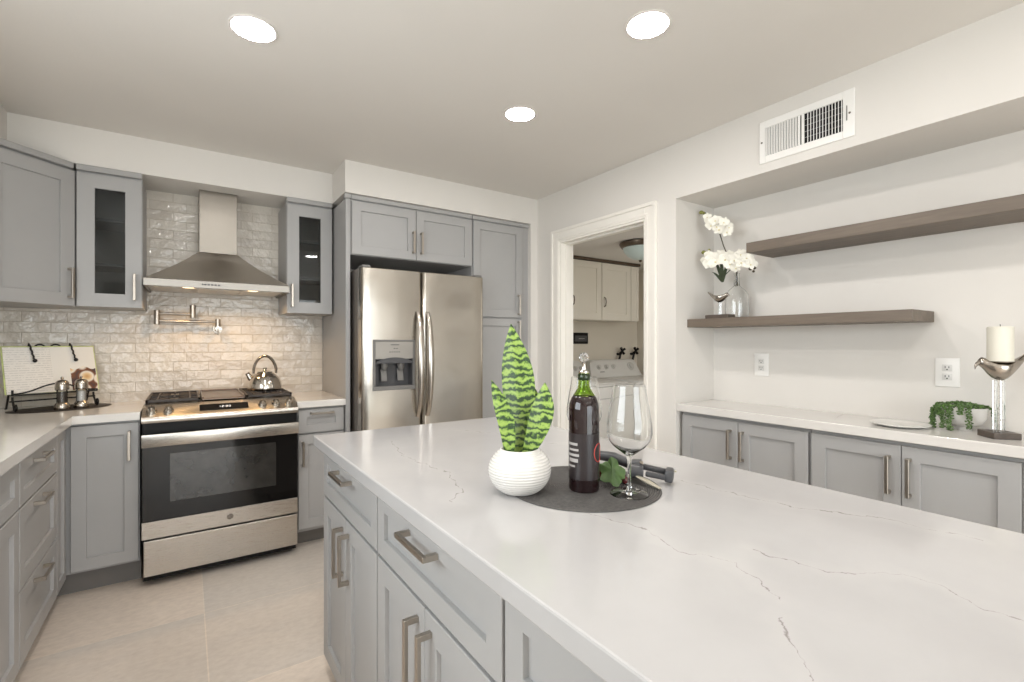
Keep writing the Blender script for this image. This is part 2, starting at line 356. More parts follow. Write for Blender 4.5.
# ------------------------------------------------------------------ mesh helpers
class MB:
    def __init__(s): s.bm = bmesh.new(); s.mi = 0
    def _new(s, verts):
        for f in {f for v in verts for f in v.link_faces}: f.material_index = s.mi
    def box(s, x0, x1, y0, y1, z0, z1, bev=0.0, seg=1, mat=None):
        T = Matrix.Translation(((x0+x1)/2, (y0+y1)/2, (z0+z1)/2)) @ Matrix.Diagonal((abs(x1-x0), abs(y1-y0), abs(z1-z0), 1))
        r = bmesh.ops.create_cube(s.bm, size=1, matrix=T); vs = r['verts']
        s._new(vs)
        if bev:
            es = list({e for v in vs for e in v.link_edges})
            rb = bmesh.ops.bevel(s.bm, geom=es, offset=bev, segments=seg, profile=0.5, affect='EDGES', clamp_overlap=True)
            for f in rb['faces']: f.material_index = s.mi
            vs = list({v for f in rb['faces'] for v in f.verts} | {v for v in vs if v.is_valid})
        if mat is not None: bmesh.ops.transform(s.bm, matrix=mat, verts=[v for v in vs if v.is_valid])
        return s
    def grid(s, rows, close_u=False, close_v=False, cap=False):
        """rows: list of lists of points (u rows, v around)"""
        R = [[s.bm.verts.new(p) for p in row] for row in rows]
        n = len(R); m = len(R[0]); vs = [v for r in R for v in r]
        for i in range(n if close_u else n-1):
            for j in range(m if close_v else m-1):
                q = [R[i][j], R[i][(j+1) % m], R[(i+1) % n][(j+1) % m], R[(i+1) % n][j]]
                try: s.bm.faces.new(q)
                except ValueError: pass
        if cap:
            for r, rev in ((R[0], True), (R[-1], False)):
                try: s.bm.faces.new(list(reversed(r)) if rev else r)
                except ValueError: pass
        s._new(vs); return vs
    def tube(s, pts, r, seg=10, cap=True, flat=1.0, closed=False):
        pts = [Vector(p) for p in pts]; n = len(pts)
        rad = r if isinstance(r, (list, tuple)) else [r]*n
        rows = []; prev = None
        for i, p in enumerate(pts):
            if closed: t = (pts[(i+1) % n]-pts[i-1]).normalized()
            else: t = (pts[min(i+1, n-1)]-pts[max(i-1, 0)]).normalized()
            if prev is None:
                a = Vector((0, 0, 1)) if abs(t.z) < 0.9 else Vector((1, 0, 0)); u = t.cross(a).normalized()
            else:
                u = (prev - t*prev.dot(t)); u = u.normalized() if u.length > 1e-6 else prev
            prev = u; w = t.cross(u)
            rows.append([p + (u*math.cos(k*2*PI/seg)+w*math.sin(k*2*PI/seg)*flat)*rad[i] for k in range(seg)])
        s.grid(rows, close_v=True, cap=cap and not closed, close_u=closed); return s
    def cyl(s, p0, p1, r0, r1=None, seg=24):
        return s.tube([p0, p1], [r0, r0 if r1 is None else r1], seg)
    def lathe(s, prof, c=(0, 0, 0), seg=32, mat=None):
        vs = []
        rows = []
        for r, z in prof:
            if r < 1e-5: r = 1e-5
            rows.append([(c[0]+r*math.cos(k*2*PI/seg), c[1]+r*math.sin(k*2*PI/seg), c[2]+z) for k in range(seg)])
        vs = s.grid(rows, close_v=True)
        if mat is not None: bmesh.ops.transform(s.bm, matrix=mat, verts=vs)
        bmesh.ops.remove_doubles(s.bm, verts=[v for v in vs if v.is_valid], dist=2e-5)
        return s
    def prism(s, poly, z0, z1):
        b = [s.bm.verts.new((x, y, z0)) for x, y in poly]; t = [s.bm.verts.new((x, y, z1)) for x, y in poly]; n = len(poly)
        s.bm.faces.new(list(reversed(b))); s.bm.faces.new(t)
        for i in range(n): s.bm.faces.new([b[i], b[(i+1) % n], t[(i+1) % n], t[i]])
        s._new(b+t); return s
    def ball(s, c, r, sc=(1, 1, 1), u=14, v=10, mat=None):
        T = Matrix.Translation(c) @ (mat if mat is not None else Matrix()) @ Matrix.Diagonal((sc[0], sc[1], sc[2], 1))
        q = bmesh.ops.create_uvsphere(s.bm, u_segments=u, v_segments=v, radius=r, matrix=T); s._new(q['verts']); return s
    def leafball(s, c, r, sc, mat):
        """small octahedral bead, cheap to repeat"""
        T = Matrix.Translation(c) @ mat @ Matrix.Diagonal((sc[0]*r, sc[1]*r, sc[2]*r, 1)); nv = s.bm.verts.new
        ring = [nv(T @ Vector((math.cos(k*PI/3)*(0.94), math.sin(k*PI/3)*0.94, 0.0))) for k in range(6)]
        up = [nv(T @ Vector((math.cos(k*PI/3)*0.6, math.sin(k*PI/3)*0.6, 0.75))) for k in range(6)]
        dn = [nv(T @ Vector((math.cos(k*PI/3)*0.6, math.sin(k*PI/3)*0.6, -0.75))) for k in range(6)]
        fs = []
        for k in range(6):
            j = (k+1) % 6
            fs.append(s.bm.faces.new([ring[k], ring[j], up[j], up[k]])); fs.append(s.bm.faces.new([dn[k], dn[j], ring[j], ring[k]]))
        fs.append(s.bm.faces.new(up)); fs.append(s.bm.faces.new(list(reversed(dn))))
        return s
    def xf(s, m): bmesh.ops.transform(s.bm, matrix=m, verts=s.bm.verts); return s

ROOT = {}
def rootmat(o):
    while o is not None:
        if o.name in ROOT: return ROOT[o.name]
        o = o.parent
    return Matrix()
def obj(name, mb, mats, parent=None, world=False, smooth=True, ang=35):
    bm = mb.bm
    bmesh.ops.recalc_face_normals(bm, faces=bm.faces)
    if world and parent is not None: bm.transform(rootmat(parent).inverted())
    me = bpy.data.meshes.new(name); bm.to_mesh(me); bm.free()
    for m in (mats if isinstance(mats, (list, tuple)) else [mats]): me.materials.append(m)
    if smooth:
        me.polygons.foreach_set('use_smooth', [True]*len(me.polygons))
        me.set_sharp_from_angle(angle=math.radians(ang))
    o = bpy.data.objects.new(name, me); COL.objects.link(o)
    if parent is not None: o.parent = parent
    return o
def tag(o, label, cat, group=None):
    o['label'] = label; o['category'] = cat
    if group: o['group'] = group
    return o
def thing(name, label, cat, loc=(0, 0, 0), rotz=0.0, group=None):
    o = bpy.data.objects.new(name, None); COL.objects.link(o)
    o.empty_display_size = 0.05
    o.location = loc; o.rotation_euler = (0, 0, rotz)
    ROOT[o.name] = Matrix.Translation(loc) @ Matrix.Rotation(rotz, 4, 'Z')
    return tag(o, label, cat, group)
def single(name, mb, mats, label, cat, loc=(0, 0, 0), group=None, **kw):
    """a thing that is one mesh; its origin goes to loc"""
    mb.xf(Matrix.Translation(-Vector(loc)))
    o = obj(name, mb, mats, **kw); o.location = loc
    return tag(o, label, cat, group)
def struct(name, mb, mats, parent=None, label=None, **kw):
    o = obj(name, mb, mats, parent, **kw); o['kind'] = 'structure'
    if label: o['label'] = label
    return o
def copy_tree(root, loc, rotz, label):
    r = root.copy(); COL.objects.link(r); r.location = loc; r.rotation_euler = (0, 0, rotz); r['label'] = label
    for ch in list(root.children):
        c = ch.copy(); COL.objects.link(c); c.parent = r
        for g in list(ch.children):
            d = g.copy(); COL.objects.link(d); d.parent = c
    return r

# ------------------------------------------------------------------ the room
ZC = 2.44; ZS = 2.235; YB = 3.79; XL = -1.10; XR = 2.37; YF = -3.2
struct('floor', MB().box(-1.2, 4.3, YF-0.1, 4.0, -0.06, 0.0), M['floor'], label='large beige stone tile floor')
struct('ceiling', MB().box(-1.2, 2.80, YF-0.1, 4.0, ZC, ZC+0.06), M['ceiling'], label='flat warm white ceiling')
struct('wall_back', MB().box(-1.2, 2.49, YB, YB+0.12, 0, ZC), M['wall'])
struct('wall_left', MB().box(XL-0.12, XL, YF, 0.25, 0, ZC).box(XL-0.12, XL, 1.65, YB, 0, ZC)
       .box(XL-0.12, XL, 0.25, 1.65, 0, 1.12).box(XL-0.12, XL, 0.25, 1.65, 2.08, ZC), M['wall'])
struct('wall_front', MB().box(-1.2, -0.65, YF-0.12, YF, 0, ZC).box(2.15, 2.80, YF-0.12, YF, 0, ZC)
       .box(-0.65, 2.15, YF-0.12, YF, 2.12, ZC), M['wall'])
NB = 2.745   # back of the niche
NY0, NY1 = -0.42, 1.775
DY0, DY1, DZ = 1.998, 2.83, 2.05
wr = MB()
wr.box(XR, 2.49, DY1, YB, 0, ZC).box(XR, 2.49, DY0, DY1, DZ, ZC).box(XR, 2.49, NY1+0.11, DY0, 0, ZC)
wr.box(XR, NB, NY1, NY1+0.11, 0, ZC)                         # cheek of the niche
wr.box(NB, NB+0.06, NY0-0.1, NY1+0.11, 0, ZC)                # back of the niche
wr.box(XR, NB, NY0, NY1, 2.118, ZC)                          # head of the niche
wr.box(XR, NB+0.06, YF, NY0, 0, ZC)
struct('wall_right', wr, M['wall'], label='warm white wall with a deep shelving niche')
struct('trim_1', MB().box(XL, 0.835, 3.435, YB, ZS, ZC), M['wall'], label='plaster soffit above the range wall cabinets')
struct('trim_2', MB().box(0.835, XR, 3.113, YB, ZS, ZC), M['wall'], label='deeper plaster soffit above the refrigerator')
struct('trim_3', MB().box(XL, -0.75, YF, 3.435, ZS, ZC), M['wall'], label='plaster soffit along the sink wall')
struct('trim_4', MB().box(2.303, XR, 3.113, YB, 0, ZS), M['wall'], label='narrow plaster return beside the pantry cabinet')
struct('trim_5', MB().box(XL, 0.845, YB-0.012, YB, 0.914, ZS), M['tile'], label='glazed handmade tile backsplash')
# window over the sink counter, glass door behind the camera
w1 = struct('window_1', MB().box(XL-0.09, XL-0.03, 0.25, 1.65, 1.12, 1.17).box(XL-0.09, XL-0.03, 0.25, 1.65, 2.03, 2.08)
            .box(XL-0.09, XL-0.03, 0.25, 0.30, 1.17, 2.03).box(XL-0.09, XL-0.03, 1.60, 1.65, 1.17, 2.03).box(XL-0.09, XL-0.03, 0.925, 0.975, 1.17, 2.03), M['trim'])
struct('window_pane', MB().box(XL-0.064, XL-0.058, 0.30, 1.60, 1.17, 2.03), M['pane'], w1)
d2 = struct('door_2', MB().box(-0.65, 2.15, YF-0.09, YF-0.03, 2.06, 2.12).box(-0.65, 2.15, YF-0.09, YF-0.03, 0, 0.05)
            .box(-0.65, -0.59, YF-0.09, YF-0.03, 0.05, 2.06).box(2.09, 2.15, YF-0.09, YF-0.03, 0.05, 2.06).box(0.71, 0.79, YF-0.09, YF-0.03, 0.05, 2.06), M['trim'])
struct('door_pane', MB().box(-0.59, 2.09, YF-0.064, YF-0.058, 0.05, 2.06), M['pane'], d2)
struct('ground', MB().box(-14, 16, -22, YF-0.15, -0.12, -0.07), M['outdoor'])

# door casing and jamb of the laundry opening
def casing():
    mb = MB(); y0, y1, w = DY0, DY1, 0.088
    for x0, x1, a, b in ((XR-0.012, XR, 0.0, w), (XR-0.020, XR-0.012, w-0.022, w), (XR-0.016, XR-0.012, 0.012, 0.026)):
        mb.box(x0, x1, y0-b, y0-a, 0, DZ+b, 0.002).box(x0, x1, y1+a, y1+b, 0, DZ+b, 0.002).box(x0, x1, y0-a, y1+a, DZ+a, DZ+b, 0.002)
    return mb
d1 = struct('door_1', casing(), M['trim'], label='white moulded casing around the laundry doorway')
jb = MB()
jb.box(XR-0.002, 2.495, DY0, DY0+0.014, 0, DZ).box(XR-0.002, 2.495, DY1-0.014, DY1, 0, DZ).box(XR-0.002, 2.495, DY0+0.014, DY1-0.014, DZ-0.014, DZ)
jb.box(2.415, 2.45, DY0+0.014, DY0+0.026, 0, DZ-0.014).box(2.415, 2.45, DY1-0.026, DY1-0.014, 0, DZ-0.014).box(2.415, 2.45, DY0+0.026, DY1-0.026, DZ-0.026, DZ-0.014)
struct('door_jamb', jb, M['trim'], d1)

# laundry room shell
LZ = 2.075; LYB = 3.62; LXR = 4.15
struct('wall_laundry_back', MB().box(2.49, LXR+0.1, LYB, LYB+0.1, 0, LZ), M['laundry'])
struct('wall_laundry_right', MB().box(LXR, LXR+0.1, 1.2, LYB, 0, LZ), M['laundry'])
struct('wall_laundry_front', MB().box(2.81, 2.99, 1.1, 1.2, 0, LZ).box(3.91, LXR+0.1, 1.1, 1.2, 0, LZ).box(2.99, 3.91, 1.1, 1.2, 0, 0.99).box(2.99, 3.91, 1.1, 1.2, 1.91, LZ), M['laundry'])
w2 = struct('added_window', MB().box(2.99, 3.91, 1.13, 1.17, 0.99, 1.03).box(2.99, 3.91, 1.13, 1.17, 1.87, 1.91).box(2.99, 3.03, 1.13, 1.17, 1.03, 1.87).box(3.87, 3.91, 1.13, 1.17, 1.03, 1.87), M['trim'])  # unseen window, added to let fill light into the laundry
struct('window_pane', MB().box(3.03, 3.87, 1.147, 1.153, 1.03, 1.87), M['pane'], w2)
struct('ceiling_laundry', MB().box(2.49, LXR+0.1, 1.885, LYB+0.1, LZ, LZ+0.06).box(2.805, LXR+0.1, 1.1, 1.885, LZ, LZ+0.06), M['ceiling'])

# recessed ceiling lamps
def can_light(x, y, label):
    t = thing('recessed_light', label, 'ceiling light', (x, y, ZC-0.0002), 0, 'recessed ceiling lights')
    obj('trim_ring', MB().lathe([(0.073, 0.0), (0.083, 0.0), (0.0835, -0.002), (0.081, -0.0035), (0.075, -0.004), (0.073, -0.003), (0.073, 0.0)], seg=40), M['ceiling'], t)
    obj('lens', MB().lathe([(0.0, -0.0030), (0.050, -0.0030), (0.0725, -0.0022), (0.0725, -0.001), (0, -0.001)], seg=40), M['lamp'], t)
    return t
CL = can_light(0.206, 2.01, 'lit round recessed ceiling light above the aisle before the range')
for x, y, lb in ((1.406, 1.993, 'lit round recessed ceiling light nearest the refrigerator'),
                 (1.40, 1.17, 'lit round recessed ceiling light nearest the wall vent'),
                 (0.206, 1.17, 'lit recessed ceiling light over the aisle behind the island corner'),
                 (1.40, 0.0, 'lit recessed ceiling light over the end of the island'),
                 (0.206, 0.0, 'lit recessed ceiling light over the near end of the aisle'),
                 (1.40, -1.5, 'lit recessed ceiling light near the glass door over the dining side'),
                 (0.206, -1.5, 'lit recessed ceiling light near the glass door on the aisle side')):
    copy_tree(CL, (x, y, ZC-0.0002), 0, lb)

# ------------------------------------------------------------------ cabinets
def rect_ring(mb, o, i, y):
    pass
def shaker(x0, x1, z0, z1, rail=0.058, y0=-0.020, y1=-0.001, rec=0.0115, glass=False):
    """framed door: front faces -y in the cabinet's own frame"""
    mb = MB(); bm = mb.bm
    rail = min(rail, (x1-x0)*0.34, (z1-z0)*0.34)
    b = 0.0018
    def loop(a, y): return [bm.verts.new(p) for p in ((x0+a, y, z0+a), (x1-a, y, z0+a), (x1-a, y, z1-a), (x0+a, y, z1-a))]
    back = loop(0, y1); side = loop(0, y0+b); fr = loop(b, y0); inn = loop(rail, y0); ch = loop(rail+0.0012, y0+0.0012)
    loops = [back, side, fr, inn, ch]
    if glass: loops += [loop(rail+0.0012, y1), back]
    else: loops += [loop(rail+0.0016, y0+rec)]
    for A, B in zip(loops[:-1], loops[1:]):
        for k in range(4): bm.faces.new([A[k], A[(k+1) % 4], B[(k+1) % 4], B[k]])
    if not glass:
        bm.faces.new(loops[-1]); bm.faces.new(list(reversed(back)))
    return mb
def bar_handle(cx, cz, L, vert, y=-0.020):
    mb = MB(); h = L/2; w = 0.0065
    if vert:
        mb.box(cx-w, cx+w, y-0.036, y-0.026, cz-h, cz+h, 0.0012)
        for s in (-1, 1): mb.box(cx-w, cx+w, y-0.027, y-0.0002, cz+s*h-w*(1+s), cz+s*h+w*(1-s), 0.0008)
    else:
        mb.box(cx-h, cx+h, y-0.036, y-0.026, cz-w, cz+w, 0.0012)
        for s in (-1, 1): mb.box(cx+s*h-w*(1+s), cx+s*h+w*(1-s), y-0.027, y-0.0002, cz-w, cz+w, 0.0008)
    return mb
def add_front(t, f):
    d = obj(f['k'], shaker(f['x'][0], f['x'][1], f['z'][0], f['z'][1], f.get('rail', 0.058)), M['cab'], t)
    if f.get('h'):
        o, cx, cz, L = f['h']
        obj('handle', bar_handle(cx, cz, L, o == 'v'), M['nickel'], d)
    return d
def cabinet(name, label, cat, loc, rotz, w, d, z0, z1, fronts, toe=0.10, group=None, crown=False, left_ext=0.0):
    t = thing(name, label, cat, loc, rotz, group)
    mb = MB().box(0, w, 0, d, z0+toe, z1)
    obj('carcass', mb, M['cab'], t)
    if left_ext: obj('corner_stile', MB().box(-0.0265, -0.0002, 0.002, 0.04, z0+toe, z1), M['cab'], t)
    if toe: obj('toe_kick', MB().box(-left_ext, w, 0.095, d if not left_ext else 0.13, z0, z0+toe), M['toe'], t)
    if crown: obj('crown_molding', MB().box(0, w, -0.018, 0.03, z1, z1+0.03, 0.004), M['cab'], t)
    for f in fronts: add_front(t, f)
    return t
H90 = PI/2
BZ = 0.8735
# back run, corner cabinet beside the range
cabinet('base_cabinet', 'grey shaker base cabinet with one tall door beside the range', 'cabinet', (-0.478, 3.175, 0), 0, 0.276, 0.60, 0, BZ,
        [dict(k='door', x=(0.008, 0.272), z=(0.142, 0.860), h=('v', 0.235, 0.745, 0.15))], toe=0.13, left_ext=0.118)
cabinet('base_cabinet', 'narrow grey base cabinet between the range and the refrigerator panel', 'cabinet', (0.557, 3.175, 0), 0, 0.286, 0.60, 0, BZ,
        [dict(k='drawer', x=(0.010, 0.280), z=(0.715, 0.860), rail=0.05, h=('h', 0.145, 0.836, 0.14)),
         dict(k='door', x=(0.010, 0.280), z=(0.125, 0.705), h=('v', 0.033, 0.59, 0.15))], toe=0.105)
# run under the sink window (faces +x); local x = world y
FX = -0.505
cabinet('filler_cabinet', 'narrow grey corner panel between the drawers and the back run', 'cabinet', (FX, 2.957, 0), H90, 0.213, 0.575, 0, BZ,
        [dict(k='door', x=(0.003, 0.196), z=(0.122, 0.858), rail=0.045)])
cabinet('drawer_cabinet', 'grey base cabinet with three stacked drawers along the sink wall', 'cabinet', (FX, 2.366, 0), H90, 0.588, 0.575, 0, BZ,
        [dict(k='drawer', x=(0.004, 0.584), z=(0.692, 0.858), rail=0.05, h=('h', 0.26, 0.822, 0.155)),
         dict(k='drawer', x=(0.004, 0.584), z=(0.395, 0.684), h=('h', 0.26, 0.655, 0.155)),
         dict(k='drawer', x=(0.004, 0.584), z=(0.122, 0.387), h=('h', 0.26, 0.36, 0.155))])
cabinet('sink_cabinet', 'grey base cabinet with a drawer front over a door, nearest the camera', 'cabinet', (FX, 1.765, 0), H90, 0.598, 0.575, 0, BZ,
        [dict(k='drawer', x=(0.004, 0.594), z=(0.692, 0.858), rail=0.05),
         dict(k='door', x=(0.004, 0.594), z=(0.122, 0.684), h=('v', 0.04, 0.59, 0.15))])
cabinet('sink_cabinet', 'grey two door sink base cabinet under the window', 'cabinet', (FX, 0.90, 0), H90, 0.862, 0.575, 0, BZ,
        [dict(k='drawer', x=(0.004, 0.858), z=(0.692, 0.858), rail=0.05),
         dict(k='door', x=(0.004, 0.429), z=(0.122, 0.684), h=('v', 0.39, 0.59, 0.15)),
         dict(k='door', x=(0.433, 0.858), z=(0.122, 0.684), h=('v', 0.472, 0.59, 0.15))])
# worktops
CT0, CT1 = 0.874, 0.914
def slab(mb_poly, z0, z1, bev=0.003):
    mb = MB().prism(mb_poly, z0, z1)
    bmesh.ops.bevel(mb.bm, geom=list(mb.bm.edges), offset=bev, segments=2, profile=0.5, affect='EDGES')
    return mb
single('worktop', slab([(XL+0.001, 0.88), (-0.462, 0.88), (-0.462, 3.135), (-0.199, 3.135), (-0.199, YB-0.013), (XL+0.001, YB-0.013)], CT0, CT1), M['quartz'],
       'white quartz corner worktop running from the range along the sink wall', 'worktop', (-0.7, 3.4, CT0), ang=8)
single('worktop', slab([(0.556, 3.135), (0.8455, 3.135), (0.8455, YB-0.013), (0.556, YB-0.013)], CT0, CT1), M['quartz'],
       'short white quartz worktop between the range and the refrigerator panel', 'worktop', (0.7, 3.4, CT0), ang=8)

# wall cabinets
def glass_cabinet(label, x0, x1, hside):
    w = x1-x0; d = 0.327; z0, z1 = 1.47, 2.203
    t = thing('glass_front_cabinet', label, 'cabinet', (x0, 3.45, 0), 0, 'glass front wall cabinets')
    k = 0.018
    mb = MB().box(0, k, 0, d, z0, z1).box(w-k, w, 0, d, z0, z1).box(k, w-k, 0, d, z0, z0+k).box(k, w-k, 0, d, z1-k, z1).box(k, w-k, d-0.01, d, z0+k, z1-k)
    obj('carcass', mb, M['cab'], t)
    for z in (1.70, 1.95): obj('shelf', MB().box(k, w-k, 0.03, d-0.012, z, z+0.016), M['cabin'], t)
    dd = obj('door', shaker(0.002, w-0.002, z0, z1-0.012, 0.073, glass=True), M['cab'], t)
    obj('glass_pane', MB().box(0.070, w-0.070, -0.010, -0.006, z0+0.068, z1-0.080), M['pane_dark'], dd)
    obj('handle', bar_handle(w-0.034 if hside > 0 else 0.030, 1.585, 0.15, True), M['nickel'], dd)
    obj('crown_molding', MB().box(0, w, -0.028, 0.02, z1, ZS-0.001, 0.004), M['cab'], t)
    return t
glass_cabinet('grey glass front wall cabinet at the corner side of the range hood', -0.489, -0.207, 1)
glass_cabinet('grey glass front wall cabinet between the range hood and the refrigerator panel', 0.545, 0.834, -1)
def corner_cabinet():
    L = Vector((-0.768, 3.161)); R = Vector((-0.4915, 3.4375)); w = (R-L).length
    t = thing('corner_cabinet', 'grey diagonal corner wall cabinet with one solid door', 'cabinet', (L.x-0.0141, L.y+0.0141, 0), PI/4)
    z0, z1 = 1.47, 2.203
    poly = [(XL+0.002, YB-0.014), (XL+0.002, 3.176), (L.x-0.0141, L.y+0.0141), (R.x-0.0141, R.y+0.0141), (-0.4915, 3.47), (-0.4915, YB-0.014)]
    obj('carcass', MB().prism(poly, z0, z1), M['cab'], t, world=True)
    d = obj('door', shaker(0.002, w-0.003, z0, z1-0.012, 0.066), M['cab'], t)
    obj('handle', bar_handle(w-0.034, 1.59, 0.16, True), M['nickel'], d)
    obj('crown_molding', MB().box(-0.05, w-0.012, -0.028, 0.02, z1, ZS-0.001, 0.004), M['cab'], t)
corner_cabinet()

# refrigerator surround
single('side_panel', MB().box(0.846, 0.875, 3.142, YB-0.013, 0, 2.203, 0.001).box(0.838, 0.8755, 3.128, 3.16, 2.203, ZS-0.001, 0.003),
       M['cab'], 'tall grey panel closing the side of the refrigerator', 'panel', (0.86, 3.14, 0))
cabinet('fridge_cabinet', 'grey two door cabinet above the refrigerator', 'cabinet', (0.877, 3.150, 0), 0, 0.895, 0.60, 1.845, 2.203,
        [dict(k='door', x=(0.006, 0.445), z=(1.848, 2.192), h=('v', 0.422, 1.966, 0.15)),
         dict(k='door', x=(0.449, 0.890), z=(1.848, 2.192), h=('v', 0.482, 1.966, 0.15))], toe=0, crown=True)
cabinet('pantry_cabinet', 'tall grey pantry cabinet standing between refrigerator and doorway', 'cabinet', (1.776, 3.150, 0), 0, 0.526, 0.60, 0, 2.203,
        [dict(k='door', x=(0.006, 0.456), z=(1.472, 2.192), h=('v', 0.414, 1.574, 0.16)),
         dict(k='door', x=(0.006, 0.456), z=(0.122, 1.462), h=('v', 0.414, 1.365, 0.16))], crown=True)

# island
IX0, IX1, IY0, IY1 = 0.407, 1.31, -0.06, 1.967
def island_unit(label, ytop, w):
    n = w/2
    return cabinet('island_cabinet', label, 'cabinet', (0.460, ytop, 0), -H90, w, 0.56, 0, BZ,
        [dict(k='drawer', x=(0.004, w-0.004), z=(0.690, 0.866), rail=0.05, h=('h', n-0.010, 0.822, 0.165)),
         dict(k='door', x=(0.004, n-0.0015), z=(0.068, 0.680), h=('v', n-0.036, 0.565, 0.165)),
         dict(k='door', x=(n+0.0015, w-0.004), z=(0.068, 0.680), h=('v', n+0.036, 0.565, 0.165))], toe=0.064, group='island cabinets')
island_unit('grey island cabinet at the range end, drawer over two doors', 1.947, 0.629)
island_unit('grey middle island cabinet, drawer over two doors', 1.316, 0.642)
island_unit('grey island cabinet nearest the camera', 0.672, 0.642)
single('island_worktop', slab([(IX0, IY0), (IX1, IY0), (IX1, IY1), (IX0, IY1)], CT0, CT1, 0.004), M['quartz_island'],
       'large white quartz island worktop with fine grey veins', 'worktop', ang=8)

# niche base cabinets and worktop
NX = 2.415
def niche_unit(label, ytop, w):
    n = w/2
    return cabinet('niche_cabinet', label, 'cabinet', (NX, ytop, 0), -H90, w, 0.32, 0, 0.873,
        [dict(k='door', x=(0.006, n-0.0015), z=(0.122, 0.856), h=('v', n-0.040, 0.734, 0.155)),
         dict(k='door', x=(n+0.0015, w-0.006), z=(0.122, 0.856), h=('v', n+0.028, 0.734, 0.155))], group='niche base cabinets')
niche_unit('grey two door base cabinet in the niche, nearest the laundry doorway', 1.757, 0.695)
niche_unit('grey two door base cabinet in the niche below the trailing plant', 1.059, 0.688)
niche_unit('grey two door base cabinet at the end of the niche', 0.364, 0.69)
single('niche_worktop', slab([(XR+0.001, NY0+0.002), (NB-0.001, NY0+0.002), (NB-0.001, NY1-0.001), (XR+0.001, NY1-0.001)], 0.876, 0.917), M['quartz'],
       'long white quartz worktop inside the wall niche', 'worktop', (2.5, 1.0, 0.876), ang=8)
def shelf(y0, y1, z0, z1, label):
    t = thing('floating_shelf', label, 'shelf', (2.475, y0, z0), 0, 'floating wall shelves')
    obj('board', MB().box(2.475, NB-0.001, y0, y1, z0, z1, 0.0015), M['shelf'], t, world=True)
    for k in range(3):
        yy = y0 + (y1-y0)*(0.2+0.3*k)
        obj('bracket_screw', MB().cyl((2.68, yy, z0-0.001), (2.68, yy, z0+0.004), 0.008, seg=14), M['nickel_dark'], t, world=True)
shelf(0.335, 1.41, 1.754, 1.807, 'upper grey brown wooden floating shelf, empty')
shelf(0.70, 1.7745, 1.365, 1.413, 'lower grey brown wooden floating shelf holding the orchid vase')

